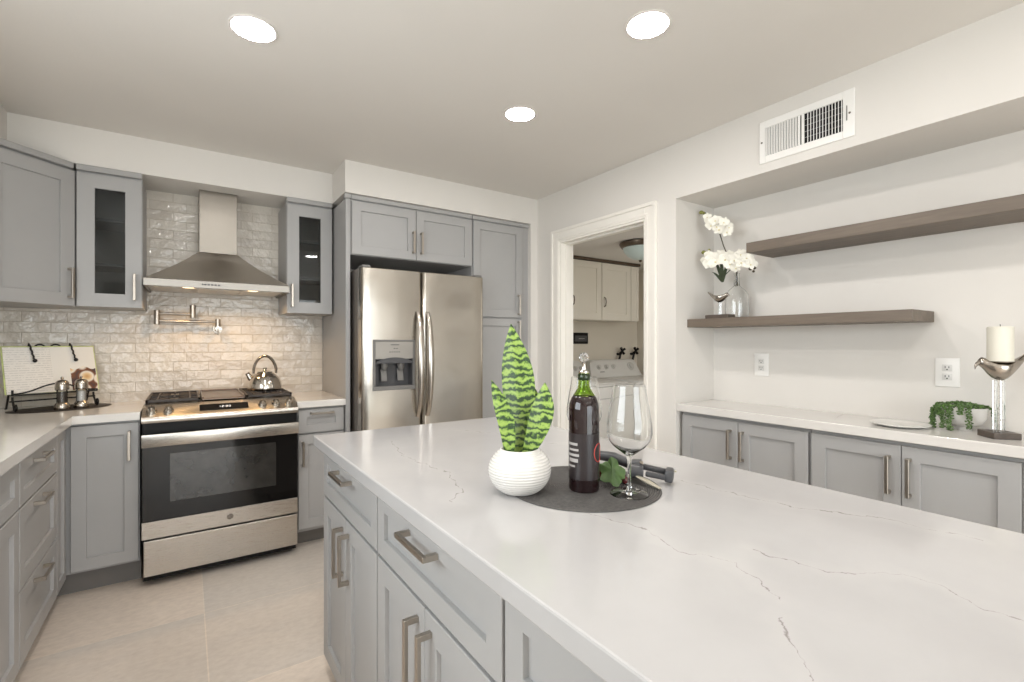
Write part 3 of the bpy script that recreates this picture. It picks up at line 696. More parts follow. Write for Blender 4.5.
# ------------------------------------------------------------------ range
RX0, RX1 = -0.191, 0.5525
RC = (RX0+RX1)/2
def build_range():
    t = thing('gas_range', 'stainless slide-in gas range with black oven door, below the hood', 'range', (RC, 3.10, 0))
    P = lambda n, mb, m, par=t, **k: obj(n, mb, m, par, world=True, **k)
    P('body', MB().box(RX0+0.004, RX1-0.004, 3.135, 3.765, 0.03, 0.905).box(RX0+0.03, RX1-0.03, 3.24, 3.74, 0.0, 0.03)
      .box(RX0+0.004, RX1-0.004, 3.104, 3.135, 0.795, 0.858), M['black_plastic'])
    # front lip under the control panel, and the sloping panel itself
    pan = MB()
    prof = [(3.086, 0.858), (3.083, 0.864), (3.083, 0.880), (3.088, 0.8885), (3.215, 0.939), (3.235, 0.939), (3.235, 0.905), (3.12, 0.858)]
    pan.grid([[(x, y, z) for y, z in prof] for x in (RX0, RX1)], close_v=True, cap=True)
    P('control_panel', pan, M['steel_h'])
    sl = math.atan2(0.939-0.8885, 3.215-3.088)
    n = Vector((0, -math.sin(sl), math.cos(sl)))
    def onpan(x, s): return Vector((x, 3.088+0.127*s, 0.8885+0.0505*s))
    for kx in (-0.151, -0.078, 0.368, 0.440, 0.510):
        p = onpan(kx, 0.42)
        k = MB().cyl(p+n*0.0003, p+n*0.006, 0.0235, 0.0225, 28).cyl(p+n*0.006, p+n*0.026, 0.0185, 0.016, 28)
        T = Matrix.Translation(p+n*0.028) @ Matrix.Rotation(sl, 4, 'X')
        k.box(-0.0045, 0.0045, -0.015, 0.015, -0.003, 0.004, 0.001, mat=T)
        P('knob', k, M['chrome'])
    T = Matrix.Translation(onpan(0.178, 0.50)) @ Matrix.Rotation(sl, 4, 'X')
    d = P('display_panel', MB().box(-0.118, 0.118, -0.034, 0.034, 0.0003, 0.002, mat=T), M['black_gloss'])
    dg = MB()
    segs = {'1': 'bc', '2': 'abged', '0': 'abcdef'}
    def digit(ch, x):
        for s in segs[ch]:
            q = {'a': (0, 4, 8, 9.4), 'g': (0, 4, 3.6, 5), 'd': (0, 4, -1, 0.4), 'b': (3.4, 4.6, 4.4, 9), 'c': (3.4, 4.6, 0, 4.4), 'f': (-0.6, 0.6, 4.4, 9), 'e': (-0.6, 0.6, 0, 4.4)}[s]
            k = 0.0018; dg.box(x+q[0]*k, x+q[1]*k, (q[2]-4)*k, (q[3]-4)*k, 0.002, 0.0024, mat=T)
    for ch, x in zip('1200', (-0.028, -0.012, 0.008, 0.022)): digit(ch, x)
    dg.box(0.001, 0.003, -0.002, 0.0005, 0.002, 0.0024, mat=T).box(0.001, 0.003, 0.004, 0.0065, 0.002, 0.0024, mat=T)
    P('display_digits', dg, M['display'], d)
    # cooktop
    P('cooktop', MB().box(RX0, RX1, 3.235, 3.768, 0.905, 0.937, 0.003), M['black_plastic'])
    def grate(x0, x1, nm='grate'):
        g = MB(); y0, y1 = 3.250, 3.748; za, zb = 0.948, 0.962; b = 0.006
        for y in (y0, y1-2*b, (y0+y1)/2-b): g.box(x0, x1, y, y+2*b, za, zb, 0.001)
        for x in (x0, x1-2*b): g.box(x, x+2*b, y0, y1, za, zb, 0.001)
        for yc in (y0+0.125, y1-0.125):
            xc = (x0+x1)/2
            for k in range(8):
                a = k*PI/4
                q = Vector((math.cos(a), math.sin(a), 0)); L = 0.112
                e = q*0.035; f = q*L
                g.tube([(xc+e.x, yc+e.y, zb-0.007), (xc+f.x, yc+f.y, zb-0.007)], 0.0055, 6)
            for sgn in (-1, 1):
                g.box(xc+sgn*0.075-0.004, xc+sgn*0.075+0.004, yc-0.118, yc+0.118, za, zb-0.001, 0.001)
        for x in (x0+b, x1-b):
            for y in (y0+b, y1-b): g.cyl((x, y, 0.9372), (x, y, za+0.002), 0.006, seg=8)
        P(nm, g, M['cast_iron'])
    grate(-0.183, 0.066); grate(0.296, 0.545)
    gr = MB().box(0.072, 0.290, 3.250, 3.748, 0.944, 0.956, 0.003)
    gr.box(0.072, 0.082, 3.250, 3.748, 0.956, 0.964, 0.002).box(0.280, 0.290, 3.250, 3.748, 0.956, 0.964, 0.002).box(0.082, 0.280, 3.736, 3.748, 0.956, 0.964, 0.002)
    for x in (0.085, 0.277):
        for y in (3.27, 3.73): gr.cyl((x, y, 0.9372), (x, y, 0.946), 0.008, seg=8)
    P('griddle_plate', gr, M['griddle'])
    for bx, by in ((-0.0585, 3.375), (-0.0585, 3.623), (0.4205, 3.375), (0.4205, 3.623)):
        P('burner', MB().lathe([(0, 0.0), (0.044, 0.0), (0.044, 0.006), (0.030, 0.008), (0.030, 0.013), (0, 0.014)], (bx, by, 0.9372), 24), M['grey_plastic'])
    # oven door
    dr = P('oven_door', MB().box(RX0, RX1, 3.100, 3.134, 0.345, 0.800, 0.003), M['black_gloss'])
    P('door_window', MB().box(-0.072, 0.435, 3.0985, 3.0999, 0.437, 0.690, 0.0004), M['oven_window'], dr)
    P('door_bottom_band', MB().box(RX0, RX1, 3.096, 3.134, 0.256, 0.3445, 0.002), M['steel_h'], dr)
    hb = MB().box(RX0+0.001, RX1-0.001, 3.052, 3.066, 0.738, 0.804, 0.004, 2)
    for x in (RX0+0.006, RX1-0.026): hb.box(x, x+0.02, 3.062, 3.0998, 0.742, 0.800, 0.002)
    P('door_handle', hb, M['steel_h'], dr)
    e = MB(); c = Vector((0.202, 3.0958, 0.303))
    e.cyl(c, c+Vector((0, -0.0016, 0)), 0.0165, seg=32)
    P('round_emblem', e, M['nickel_dark'], dr)
    m = MB()
    ring = [(c.x+0.0140*math.cos(a*PI/16), c.y-0.0018, c.z+0.0140*math.sin(a*PI/16)) for a in range(32)]
    m.tube(ring, 0.0008, 6, closed=True)
    def sw(pts): m.tube([(c.x+x*0.001, c.y-0.0020, c.z+z*0.001) for x, z in pts], 0.0008, 6)
    sw([(-1, 3), (-3, 6), (-6.5, 5), (-8, 1), (-6.5, -4), (-3, -5), (-1, -2), (-3.5, -0.5)])
    sw([(7, 3.5), (5, 6), (2, 5), (2, 1.5), (5, 0.6), (2, -0.5), (1.5, -4), (4.5, -5.5), (7.5, -3)])
    P('emblem_script', m, M['chrome'], dr)
    P('storage_drawer', MB().box(-0.183, RX1-0.001, 3.096, 3.134, 0.064, 0.246, 0.003), M['steel_h'])
build_range()

# ------------------------------------------------------------------ hood
def build_hood():
    x0, x1, yf, yb = -0.196, 0.5415, 3.300, YB-0.0125
    t = thing('range_hood', 'stainless pyramid range hood with square chimney above the range', 'range hood', ((x0+x1)/2, yb, 1.59))
    P = lambda n, mb, m, par=t, **k: obj(n, mb, m, par, world=True, **k)
    cx0, cx1, cyf = 0.0655, 0.2735, 3.58
    can = MB(); rows = []
    for s in (0, 0.25, 0.5, 0.75, 1.0):
        k = s + 0.10*math.sin(PI*s)*0.6
        k = min(k, 1.0)
        X0 = x0+(cx0-0.004-x0)*k; X1 = x1+(cx1+0.004-x1)*k; Y = yf+(cyf-0.004-yf)*k; Z = 1.632+(1.842-1.632)*s
        rows.append([(X0, Y, Z), (X1, Y, Z), (X1, yb, Z), (X0, yb, Z)])
    can.grid(rows, close_v=True, cap=True)
    P('canopy', can, M['steel_hood'], ang=20)
    P('front_band', MB().box(x0, x1, yf, yf+0.012, 1.590, 1.632, 0.0015).box(x0, x0+0.012, yf+0.012, yb, 1.590, 1.632, 0.001).box(x1-0.012, x1, yf+0.012, yb, 1.590, 1.632, 0.001), M['steel_band'])
    P('underside', MB().box(x0+0.012, x1-0.012, yf+0.012, yb, 1.600, 1.606), M['steel_h'])
    for k in range(3):
        a = x0+0.03+k*0.226; P('grease_filter', MB().box(a, a+0.222, yf+0.12, yb-0.03, 1.596, 1.5998, 0.001), M['steel_hood'])
    for hx in (0.01, 0.345):
        P('lamp', MB().lathe([(0, -0.0045), (0.026, -0.0045), (0.030, -0.003), (0.030, 0), (0, 0)], (hx, yf+0.085, 1.600), 24), M['hood_bulb'])
    P('chimney', MB().box(cx0, cx1, cyf, yb, 1.842, ZS-0.001, 0.002), M['steel_chimney'])
    cp = MB()
    for k in range(5): cp.box(0.085+k*0.017, 0.085+k*0.017+0.012, yf-0.0018, yf-0.0002, 1.607, 1.616, 0.0008)
    cp.cyl((0.078, yf-0.0018, 1.6115), (0.078, yf-0.0002, 1.6115), 0.005, seg=16)
    P('control_buttons', cp, M['dark_grey_plastic'])
build_hood()

# pot filler
def build_filler():
    wy = YB-0.0125
    t = thing('pot_filler', 'brushed nickel folding pot filler tap on the tiles under the hood', 'tap', (0.172, wy, 1.373))
    P = lambda n, mb, m=M['nickel'], par=t: obj(n, mb, m, par, world=True)
    P('wall_flange', MB().cyl((0.172, wy-0.0002, 1.366), (0.172, wy-0.012, 1.366), 0.029, 0.027, 30).cyl((0.172, wy-0.012, 1.366), (0.172, 3.72, 1.366), 0.014, seg=18))
    P('valve', MB().cyl((0.172, 3.715, 1.350), (0.172, 3.715, 1.428), 0.0155, seg=20).cyl((0.172, 3.715, 1.366), (0.172, 3.685, 1.366), 0.016, seg=20).tube([(0.172, 3.687, 1.366), (0.172, 3.683, 1.325)], 0.004, 8))
    P('lower_arm', MB().cyl((0.172, 3.715, 1.410), (-0.151, 3.700, 1.410), 0.0085, seg=14))
    P('joint', MB().cyl((-0.151, 3.700, 1.388), (-0.151, 3.700, 1.476), 0.0165, seg=20))
    P('upper_arm', MB().cyl((-0.151, 3.700, 1.455), (0.034, 3.672, 1.455), 0.0085, seg=14))
    P('spout', MB().cyl((0.034, 3.672, 1.432), (0.034, 3.672, 1.513), 0.0165, seg=20))
build_filler()

# kettle
def build_kettle():
    t = thing('kettle', 'polished steel stovetop kettle on the rear burner of the range', 'kettle', (0.432, 3.555, 0.9622))
    P = lambda n, mb, m=M['chrome'], par=t: obj(n, mb, m, par)
    P('body', MB().lathe([(0, 0), (0.096, 0), (0.102, 0.006), (0.103, 0.016), (0.098, 0.045), (0.086, 0.075), (0.068, 0.098), (0.046, 0.112), (0.045, 0.114), (0, 0.114)], seg=40))
    P('lid', MB().lathe([(0.047, 0.1145), (0.044, 0.120), (0.030, 0.126), (0.012, 0.129), (0.009, 0.134), (0.013, 0.140), (0.010, 0.146), (0, 0.147)], seg=32))
    a = math.radians(180-12); d = Vector((math.cos(a), math.sin(a), 0))
    pts = [d*0.066+Vector((0, 0, 0.058)), d*0.088+Vector((0, 0, 0.082)), d*0.100+Vector((0, 0, 0.104))]
    P('spout', MB().tube(pts, [0.024, 0.018, 0.013], 16))
    h = []
    for k in range(15):
        u = k/14; ang = PI*(0.10+0.80*u)
        h.append(Vector((0, 0, 0.098)) - d*math.cos(ang)*0.070 + Vector((0, 0, math.sin(ang)*0.125)))
    h = [h[0]-Vector((0, 0, 0.030))] + h + [h[-1]-Vector((0, 0, 0.030))]
    P('handle', MB().tube(h, [0.008]+[0.0115]*15+[0.007], 12, flat=0.8), M['silver'])
    P('whistle', MB().tube([d*0.0995+Vector((0, 0, 0.103)), d*0.105+Vector((0, 0, 0.112))], [0.014, 0.012], 14), M['nickel_dark'])
build_kettle()

# ------------------------------------------------------------------ refrigerator
def build_fridge():
    x0, x1, yf = 0.892, 1.768, 2.950; xs = 1.2915
    t = thing('refrigerator', 'stainless side by side refrigerator with ice dispenser', 'refrigerator', ((x0+x1)/2, yf, 0))
    P = lambda n, mb, m, par=t, **k: obj(n, mb, m, par, world=True, **k)
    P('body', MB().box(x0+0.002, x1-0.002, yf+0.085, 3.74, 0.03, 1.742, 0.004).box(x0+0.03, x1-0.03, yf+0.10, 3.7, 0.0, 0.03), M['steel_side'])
    P('grille', MB().box(x0+0.01, x1-0.01, yf+0.04, yf+0.084, 0.012, 0.075, 0.003), M['black_plastic'])
    def door(a, b, hole=None):
        z0, z1 = 0.085, 1.742; prof = []
        n = 16; mb = MB(); bm = mb.bm
        us = sorted(set([0, 0.006, 0.014, 0.024, 0.036, 0.05] + [0.05+(0.90*k/10) for k in range(11)] + [0.95, 0.964, 0.976, 0.986, 0.994, 1.0]))
        def yy(u):
            e = min(u, 1-u)*(b-a); r = 0.022
            c = 0.0 if e >= r else r-math.sqrt(max(0, r*r-(r-e)**2))
            return yf + c + 0.006*(2*u-1)**2
        xs_ = [a+(b-a)*u for u in us]
        ys_ = [yy(u) for u in us]
        if hole:
            hx0, hx1, hz0, hz1 = hole
            for hx in (hx0, hx1):
                u = (hx-a)/(b-a); xs_.append(hx); ys_.append(yy(u))
            o = sorted(range(len(xs_)), key=lambda i: xs_[i]); xs_ = [xs_[i] for i in o]; ys_ = [ys_[i] for i in o]
        zs = [z0, z0+0.004, z1-0.004, z1]
        if hole: zs = [z0, z0+0.004, hz0, hz1, z1-0.004, z1]
        V = {}
        for i, x in enumerate(xs_):
            for j, z in enumerate(zs):
                V[i, j] = bm.verts.new((x, ys_[i]+(0.004 if j in (0, len(zs)-1) else 0), z))
        back = {}
        for i in (0, len(xs_)-1):
            pass
        for i in range(len(xs_)-1):
            for j in range(len(zs)-1):
                if hole and xs_[i] >= hole[0]-1e-6 and xs_[i+1] <= hole[1]+1e-6 and abs(zs[j]-hole[2]) < 1e-6: continue
                bm.faces.new([V[i, j], V[i+1, j], V[i+1, j+1], V[i, j+1]])
        yb = yf+0.082
        nI, nJ = len(xs_), len(zs)
        B = {}
        border = [(i, 0) for i in range(nI)] + [(nI-1, j) for j in range(1, nJ)] + [(i, nJ-1) for i in range(nI-2, -1, -1)] + [(0, j) for j in range(nJ-2, 0, -1)]
        bv = [bm.verts.new((V[q].co.x, yb, V[q].co.z)) for q in border]
        for k in range(len(border)):
            k2 = (k+1) % len(border)
            bm.faces.new([V[border[k]], V[border[k2]], bv[k2], bv[k]])
        bm.faces.new(bv)
        return mb
    hole = (0.966, 1.234, 0.978, 1.287)
    dl = P('freezer_door', door(x0, xs-0.003, hole), M['steel_v'], ang=40)
    drr = P('fridge_door', door(xs+0.003, x1), M['steel_v'], ang=40)
    def handle(x, par):
        pts = []
        for k in range(17):
            u = k/16; z = 0.79+(1.475-0.79)*u
            pts.append((x, yf-0.006-0.055*math.sin(PI*u)**0.55, z))
        P('handle', MB().tube(pts, [0.013+0.009*math.sin(PI*k/16) for k in range(17)], 12, flat=0.8), M['handle_steel'], par)
    handle(xs-0.034, dl); handle(xs+0.034, drr)
    # dispenser
    hx0, hx1, hz0, hz1 = hole
    fr = MB()
    yo = yf-0.004; yi = yf+0.07
    fr.box(hx0-0.006, hx0+0.010, yo, yf+0.03, hz0, hz1, 0.002).box(hx1-0.010, hx1+0.006, yo, yf+0.03, hz0, hz1, 0.002)
    fr.box(hx0-0.006, hx1+0.006, yo-0.004, yf+0.03, hz0-0.006, hz0+0.020, 0.002).box(hx0-0.006, hx1+0.006, yo, yf+0.03, hz1-0.006, hz1+0.006, 0.002)
    dp = P('dispenser', fr, M['grey_plastic'], dl)
    P('dispenser_panel', MB().box(hx0+0.010, hx1-0.010, yf-0.001, yf+0.012, 1.170, hz1-0.006, 0.001), M['disp_panel'], dl)
    arch = MB(); n = 14
    for k in range(n):
        u0 = k/n; u1 = (k+1)/n
        z0 = 1.150+0.030*math.sin(PI*u0)**0.8; zz1 = 1.150+0.030*math.sin(PI*u1)**0.8
        X0 = hx0+0.010+(hx1-hx0-0.02)*u0; X1 = hx0+0.010+(hx1-hx0-0.02)*u1
        vs = [arch.bm.verts.new(q) for q in ((X0, yf-0.006, 1.142), (X1, yf-0.006, 1.142), (X1, yf-0.006, zz1), (X0, yf-0.006, z0),
                                            (X0, yf+0.05, 1.142), (X1, yf+0.05, 1.142), (X1, yf-0.0012, zz1), (X0, yf-0.0012, z0))]
        for q in ((0, 1, 2, 3), (4, 7, 6, 5), (3, 2, 6, 7), (0, 4, 5, 1)): arch.bm.faces.new([vs[i] for i in q])
    P('dispenser_hood', arch, M['dark_grey_plastic'], dl)
    rec = MB().box(hx0+0.010, hx1-0.010, yi, yi+0.004, hz0+0.015, 1.170).box(hx0+0.006, hx0+0.012, yf+0.012, yi, hz0+0.015, 1.170).box(hx1-0.012, hx1-0.006, yf+0.012, yi, hz0+0.015, 1.170).box(hx0+0.01, hx1-0.01, yf+0.012, yi, hz0+0.012, hz0+0.018).box(hx0+0.01, hx1-0.01, yf+0.012, yi, 1.166, 1.172)
    P('dispenser_recess', rec, M['dark_grey_plastic'], dl)
    for px in (1.045, 1.155):
        pd = MB(); T = Matrix.Translation((px, yf+0.052, 1.10)) @ Matrix.Rotation(math.radians(-12), 4, 'X')
        pd.box(-0.020, 0.020, -0.004, 0.004, -0.075, 0.01, 0.003, mat=T).lathe([(0, 0.066), (0.020, 0.064), (0.023, 0.03), (0.014, 0.0), (0, 0)], (px, yf+0.036, 1.10), 18)
        P('dispenser_paddle', pd, M['grey_plastic'], dl)
    pr = MB().box(1.075, 1.130, yf-0.0022, yf-0.0011, 1.258, 1.2625)
    for k in range(2): pr.box(1.095+k*0.016, 1.104+k*0.016, yf-0.0022, yf-0.0011, 1.234, 1.239)
    for k in range(5): pr.box(1.066+k*0.015, 1.075+k*0.015, yf-0.0022, yf-0.0011, 1.212, 1.217)
    P('panel_print', pr, M['dark_grey_plastic'], dl)
    for hx in (x0+0.035, x1-0.035): P('hinge_cover', MB().box(hx-0.028, hx+0.028, yf+0.02, yf+0.11, 1.7425, 1.760, 0.008, 2), M['grey_plastic'])
build_fridge()

# ------------------------------------------------------------------ laundry
def build_laundry():
    def lcab(label, x0, w, n):
        t = thing('laundry_cabinet', label, 'cabinet', (x0, 3.335, 0), 0, 'cream laundry wall cabinets')
        obj('carcass', MB().box(0, w, 0, LYB-3.336, 1.488, 2.048), M['laundry_cabinet'], t)
        for k in range(n):
            a = w/n*k; b = w/n*(k+1)
            d = obj('door', shaker(a+0.003, b-0.003, 1.492, 2.044, 0.062, rec=0.007), M['laundry_cabinet'], t)
            hx = b-0.03 if (k % 2 == 0 and n > 1) else a+0.03
            pts = [(hx, -0.0205, 1.62), (hx, -0.040, 1.63), (hx, -0.046, 1.665), (hx, -0.040, 1.70), (hx, -0.0205, 1.71)]
            obj('handle', MB().tube(pts, 0.0055, 8), M['nickel_dark'], d)
        return t
    lcab('cream wall cabinet of the laundry, above the dryer', 2.497, 0.806, 2)
    lcab('cream wall cabinet of the laundry, above the washing machine', 3.305, 0.406, 1)
    t = thing('laundry_cabinet', 'narrow cream end cabinet against the side wall of the laundry', 'cabinet', (3.713, 3.335, 0), 0, 'cream laundry wall cabinets')
    obj('carcass', MB().box(0, 0.115, 0, LYB-3.336, 1.488, 2.048), M['laundry_cabinet'], t)
    obj('face_panel', shaker(0.002, 0.113, 1.492, 2.044, 0.03, rec=0.005), M['laundry_cabinet'], t)
    single('dark_strip', MB().box(2.497, 3.835, 3.298, LYB-0.001, 2.0485, 2.0735, 0.002), M['bronze'], 'dark strip between laundry cabinets and ceiling', 'trim strip', (3.1, 3.4, 2.0485))  # dark band drawn along the line between cabinet tops and ceiling
    # washer and dryer
    def machine(name, label, x0, w, knobs):
        y0 = 2.87; t = thing(name, label, name.replace('_', ' '), (x0+w/2, y0, 0))
        P = lambda n, mb, m=M['white_enamel'], par=t: obj(n, mb, m, par, world=True)
        x1 = x0+w
        P('body', MB().box(x0, x1, y0, 3.550, 0.015, 0.900, 0.012, 2).box(x0+0.05, x1-0.05, y0+0.05, 3.5, 0.0, 0.016))
        P('lid', MB().box(x0+0.004, x1-0.004, y0+0.004, 3.44, 0.9005, 0.922, 0.008, 2).box(x0+0.06, x1-0.06, y0+0.03, 3.40, 0.922, 0.930, 0.006, 2))
        prof = [(3.445, 0.9005), (3.450, 0.925), (3.515, 1.085), (3.535, 1.098), (3.550, 1.098), (3.550, 0.9005)]
        rows = []
        for u, k in ((0, 0.86), (0.02, 0.96), (0.07, 1), (0.93, 1), (0.98, 0.96), (1, 0.86)):
            inset = 0.04
            rows.append([(x0+0.01+(w-0.02)*u + (0.5-u)*2*inset*max(0, (z-0.9)/0.2), y, 0.9005+(z-0.9005)*k) for y, z in prof])
        P('control_console', MB().grid(rows, close_v=True, cap=True) and _mb_last(rows))
        nrm = Vector((0, -0.16, 0.065)).normalized()
        for u, v, r in knobs:
            p = Vector((x0+w*u, 3.450+0.065*v, 0.925+0.160*v))
            kn = MB().cyl(p+nrm*0.0005, p+nrm*0.010, r*1.15, r*1.1, 24).cyl(p+nrm*0.010, p+nrm*0.026, r*0.8, r*0.72, 24)
            P('knob', kn, M['off_white_knob'])
        pr = MB(); p = Vector((x0+w*0.235, 3.450+0.065*0.33, 0.925+0.16*0.33))+nrm*0.001
        T = Matrix.Translation(p) @ Matrix.Rotation(math.atan2(0.16, 0.065), 4, 'X')
        for k in range(7): pr.box(-0.030+k*0.009, -0.030+k*0.009+0.006, -0.005, 0.005, 0, 0.0008, mat=T)
        P('console_lettering', pr, M['grey_plastic'])
        P('front_seam', MB().box(x0+0.02, x1-0.02, y0-0.0015, y0+0.002, 0.800, 0.806), M['off_grey'])
        return t
    machine('washing_machine', 'white top loading washing machine with four dials in the laundry', 3.285, 0.765, [(0.19, 0.63, 0.022), (0.33, 0.63, 0.022), (0.46, 0.63, 0.022), (0.80, 0.62, 0.040)])
    machine('clothes_dryer', 'white clothes dryer beside the washing machine, mostly behind the door casing', 2.505, 0.765, [(0.80, 0.60, 0.022), (0.90, 0.60, 0.022)])
    # wall box and taps
    t = thing('outlet_box', 'small black framed box on the laundry wall', 'wall box', (3.28, LYB, 1.315))
    P = lambda n, mb, m, par=t: obj(n, mb, m, par, world=True)
    P('frame', MB().box(3.165, 3.395, LYB-0.018, LYB-0.0003, 1.262, 1.374, 0.003), M['black_plastic'])
    P('inner_plate', MB().box(3.215, 3.375, LYB-0.0205, LYB-0.0182, 1.285, 1.345, 0.001), M['dark_grey_plastic'])
    pr = MB()
    for k in range(5): pr.box(3.265+k*0.016, 3.276+k*0.016, LYB-0.0215, LYB-0.0206, 1.310, 1.3175)
    P('plate_print', pr, M['off_grey'])
    def tap(x, label):
        t = thing('laundry_tap', label, 'tap', (x, LYB, 1.15), 0, 'laundry wall taps')
        obj('spout', MB().cyl((0, -0.0005, 0), (0, -0.045, 0), 0.012, seg=12).tube([(0, -0.045, 0.0), (-0.012, -0.05, -0.03), (-0.035, -0.05, -0.085)], 0.012, 10), M['black_iron'], t)
        hd = MB().cyl((0.006, -0.05, 0.0), (0.012, -0.062, 0.035), 0.009, seg=10)
        for k in range(4):
            a = k*PI/2+0.6; hd.tube([(0.012, -0.062, 0.035), (0.012+0.040*math.cos(a), -0.066, 0.035+0.040*math.sin(a))], [0.009, 0.015], 8)
        obj('handle', hd, M['black_plastic'], t)
    tap(3.835, 'black laundry wall tap above the washing machine, the one nearer the black box')
    tap(4.045, 'black laundry wall tap closest to the laundry corner')
    t = thing('dome_light', 'unlit flush dome ceiling light with bronze rim in the laundry', 'ceiling light', (2.997, 2.58, LZ-0.0003))
    obj('rim', MB().lathe([(0, 0), (0.150, 0), (0.165, -0.010), (0.165, -0.018), (0.150, -0.042), (0.138, -0.046), (0, -0.046)], seg=36), M['bronze'], t)
    obj('dome', MB().lathe([(0.137, -0.0462), (0.128, -0.075), (0.100, -0.110), (0.058, -0.134), (0, -0.142)], seg=36), M['lens_off'], t)
    obj('finial', MB().lathe([(0, -0.1425), (0.012, -0.144), (0.013, -0.150), (0.006, -0.158), (0, -0.159)], seg=16), M['bronze'], t)
def _mb_last(rows):
    mb = MB(); mb.grid(rows, close_v=True, cap=True); return mb
build_laundry()

# ------------------------------------------------------------------ vent and outlets
def build_vent():
    y0, y1, z0, z1 = 0.866, 1.277, 2.162, 2.368
    t = thing('air_vent', 'white rectangular air register high on the niche wall', 'air vent', (XR, (y0+y1)/2, (z0+z1)/2))
    P = lambda n, mb, m=M['white_plastic'], par=t: obj(n, mb, m, par, world=True)
    iy0, iy1, iz0, iz1 = y0+0.045, y1-0.030, z0+0.034, z1-0.034; ym = 1.075
    fr = MB(); f = lambda a, b, c, d: fr.box(XR-0.008, XR-0.0002, a, b, c, d, 0.002)
    f(y0, iy0, z0, z1); f(iy1, y1, z0, z1); f(iy0, iy1, z0, iz0); f(iy0, iy1, iz1, z1); f(ym-0.006, ym+0.006, iz0, iz1)
    P('frame', fr)
    P('duct_backing', MB().box(XR-0.0012, XR-0.0003, iy0, iy1, iz0, iz1), M['vent_dark'])
    bl = MB()
    for k in range(13):
        y = iy1-0.006-(k)*0.0125
        if y < ym+0.012: break
        bl.box(-0.0052, 0.0052, -0.0006, 0.0006, iz0, iz1, mat=Matrix.Translation((XR-0.006, y, 0)) @ Matrix.Rotation(math.radians(-38), 4, 'Z'))
    for k in range(12):
        y = iy0+0.005+k*0.0125
        if y > ym-0.010: break
        bl.box(-0.006, 0.006, -0.0016, 0.0009, iz0, iz1, mat=Matrix.Translation((XR-0.0065, y, 0)) @ Matrix.Rotation(math.radians(28), 4, 'Z'))
    P('louver_blades', bl)
    cb = MB()
    for k in range(1, 5):
        z = iz0+(iz1-iz0)*k/5; cb.box(XR-0.0028, XR-0.0015, iy0, ym-0.006, z-0.0008, z+0.0008)
    P('rear_blades', cb, M['off_grey'])
    for y in (y0+0.018, y1-0.012): P('screw', MB().cyl((XR-0.0082, y, (z0+z1)/2), (XR-0.0098, y, (z0+z1)/2), 0.0045, seg=12), M['nickel_dark'])
    P('damper_lever', MB().box(XR-0.011, XR-0.0082, y0+0.027, y0+0.031, (z0+z1)/2-0.03, (z0+z1)/2+0.035, 0.001), M['grey_plastic'])
build_vent()
def outlet(yc, zc, w, h, label, dark=False):
    t = thing('wall_outlet', label, 'outlet', (NB, yc, zc), 0, 'niche wall outlets')
    obj('cover_plate', MB().box(-0.006, -0.0002, -w/2, w/2, -h/2, h/2, 0.002, 2), M['white_plastic'], t)
    for s in (1, -1):
        r = obj('receptacle', MB().box(-0.0085, -0.0062, -0.017, 0.017, s*0.0195-0.0145, s*0.0195+0.0145, 0.004, 2), M['white_enamel'], t)
        sl = MB().box(-0.0092, -0.0086, 0.005, 0.0075, s*0.0195-0.001, s*0.0195+0.007).box(-0.0092, -0.0086, -0.0075, -0.005, s*0.0195-0.001, s*0.0195+0.007)
        sl.cyl((-0.0086, 0, s*0.0195-0.007), (-0.0092, 0, s*0.0195-0.007), 0.0028, seg=10)
        obj('slots', sl, M['outlet_slot'], r)
    return t
outlet(1.470, 1.147, 0.082, 0.130, 'white double outlet under the lower shelf')
outlet(0.655, 1.145, 0.082, 0.125, 'white double outlet above the trailing plant')

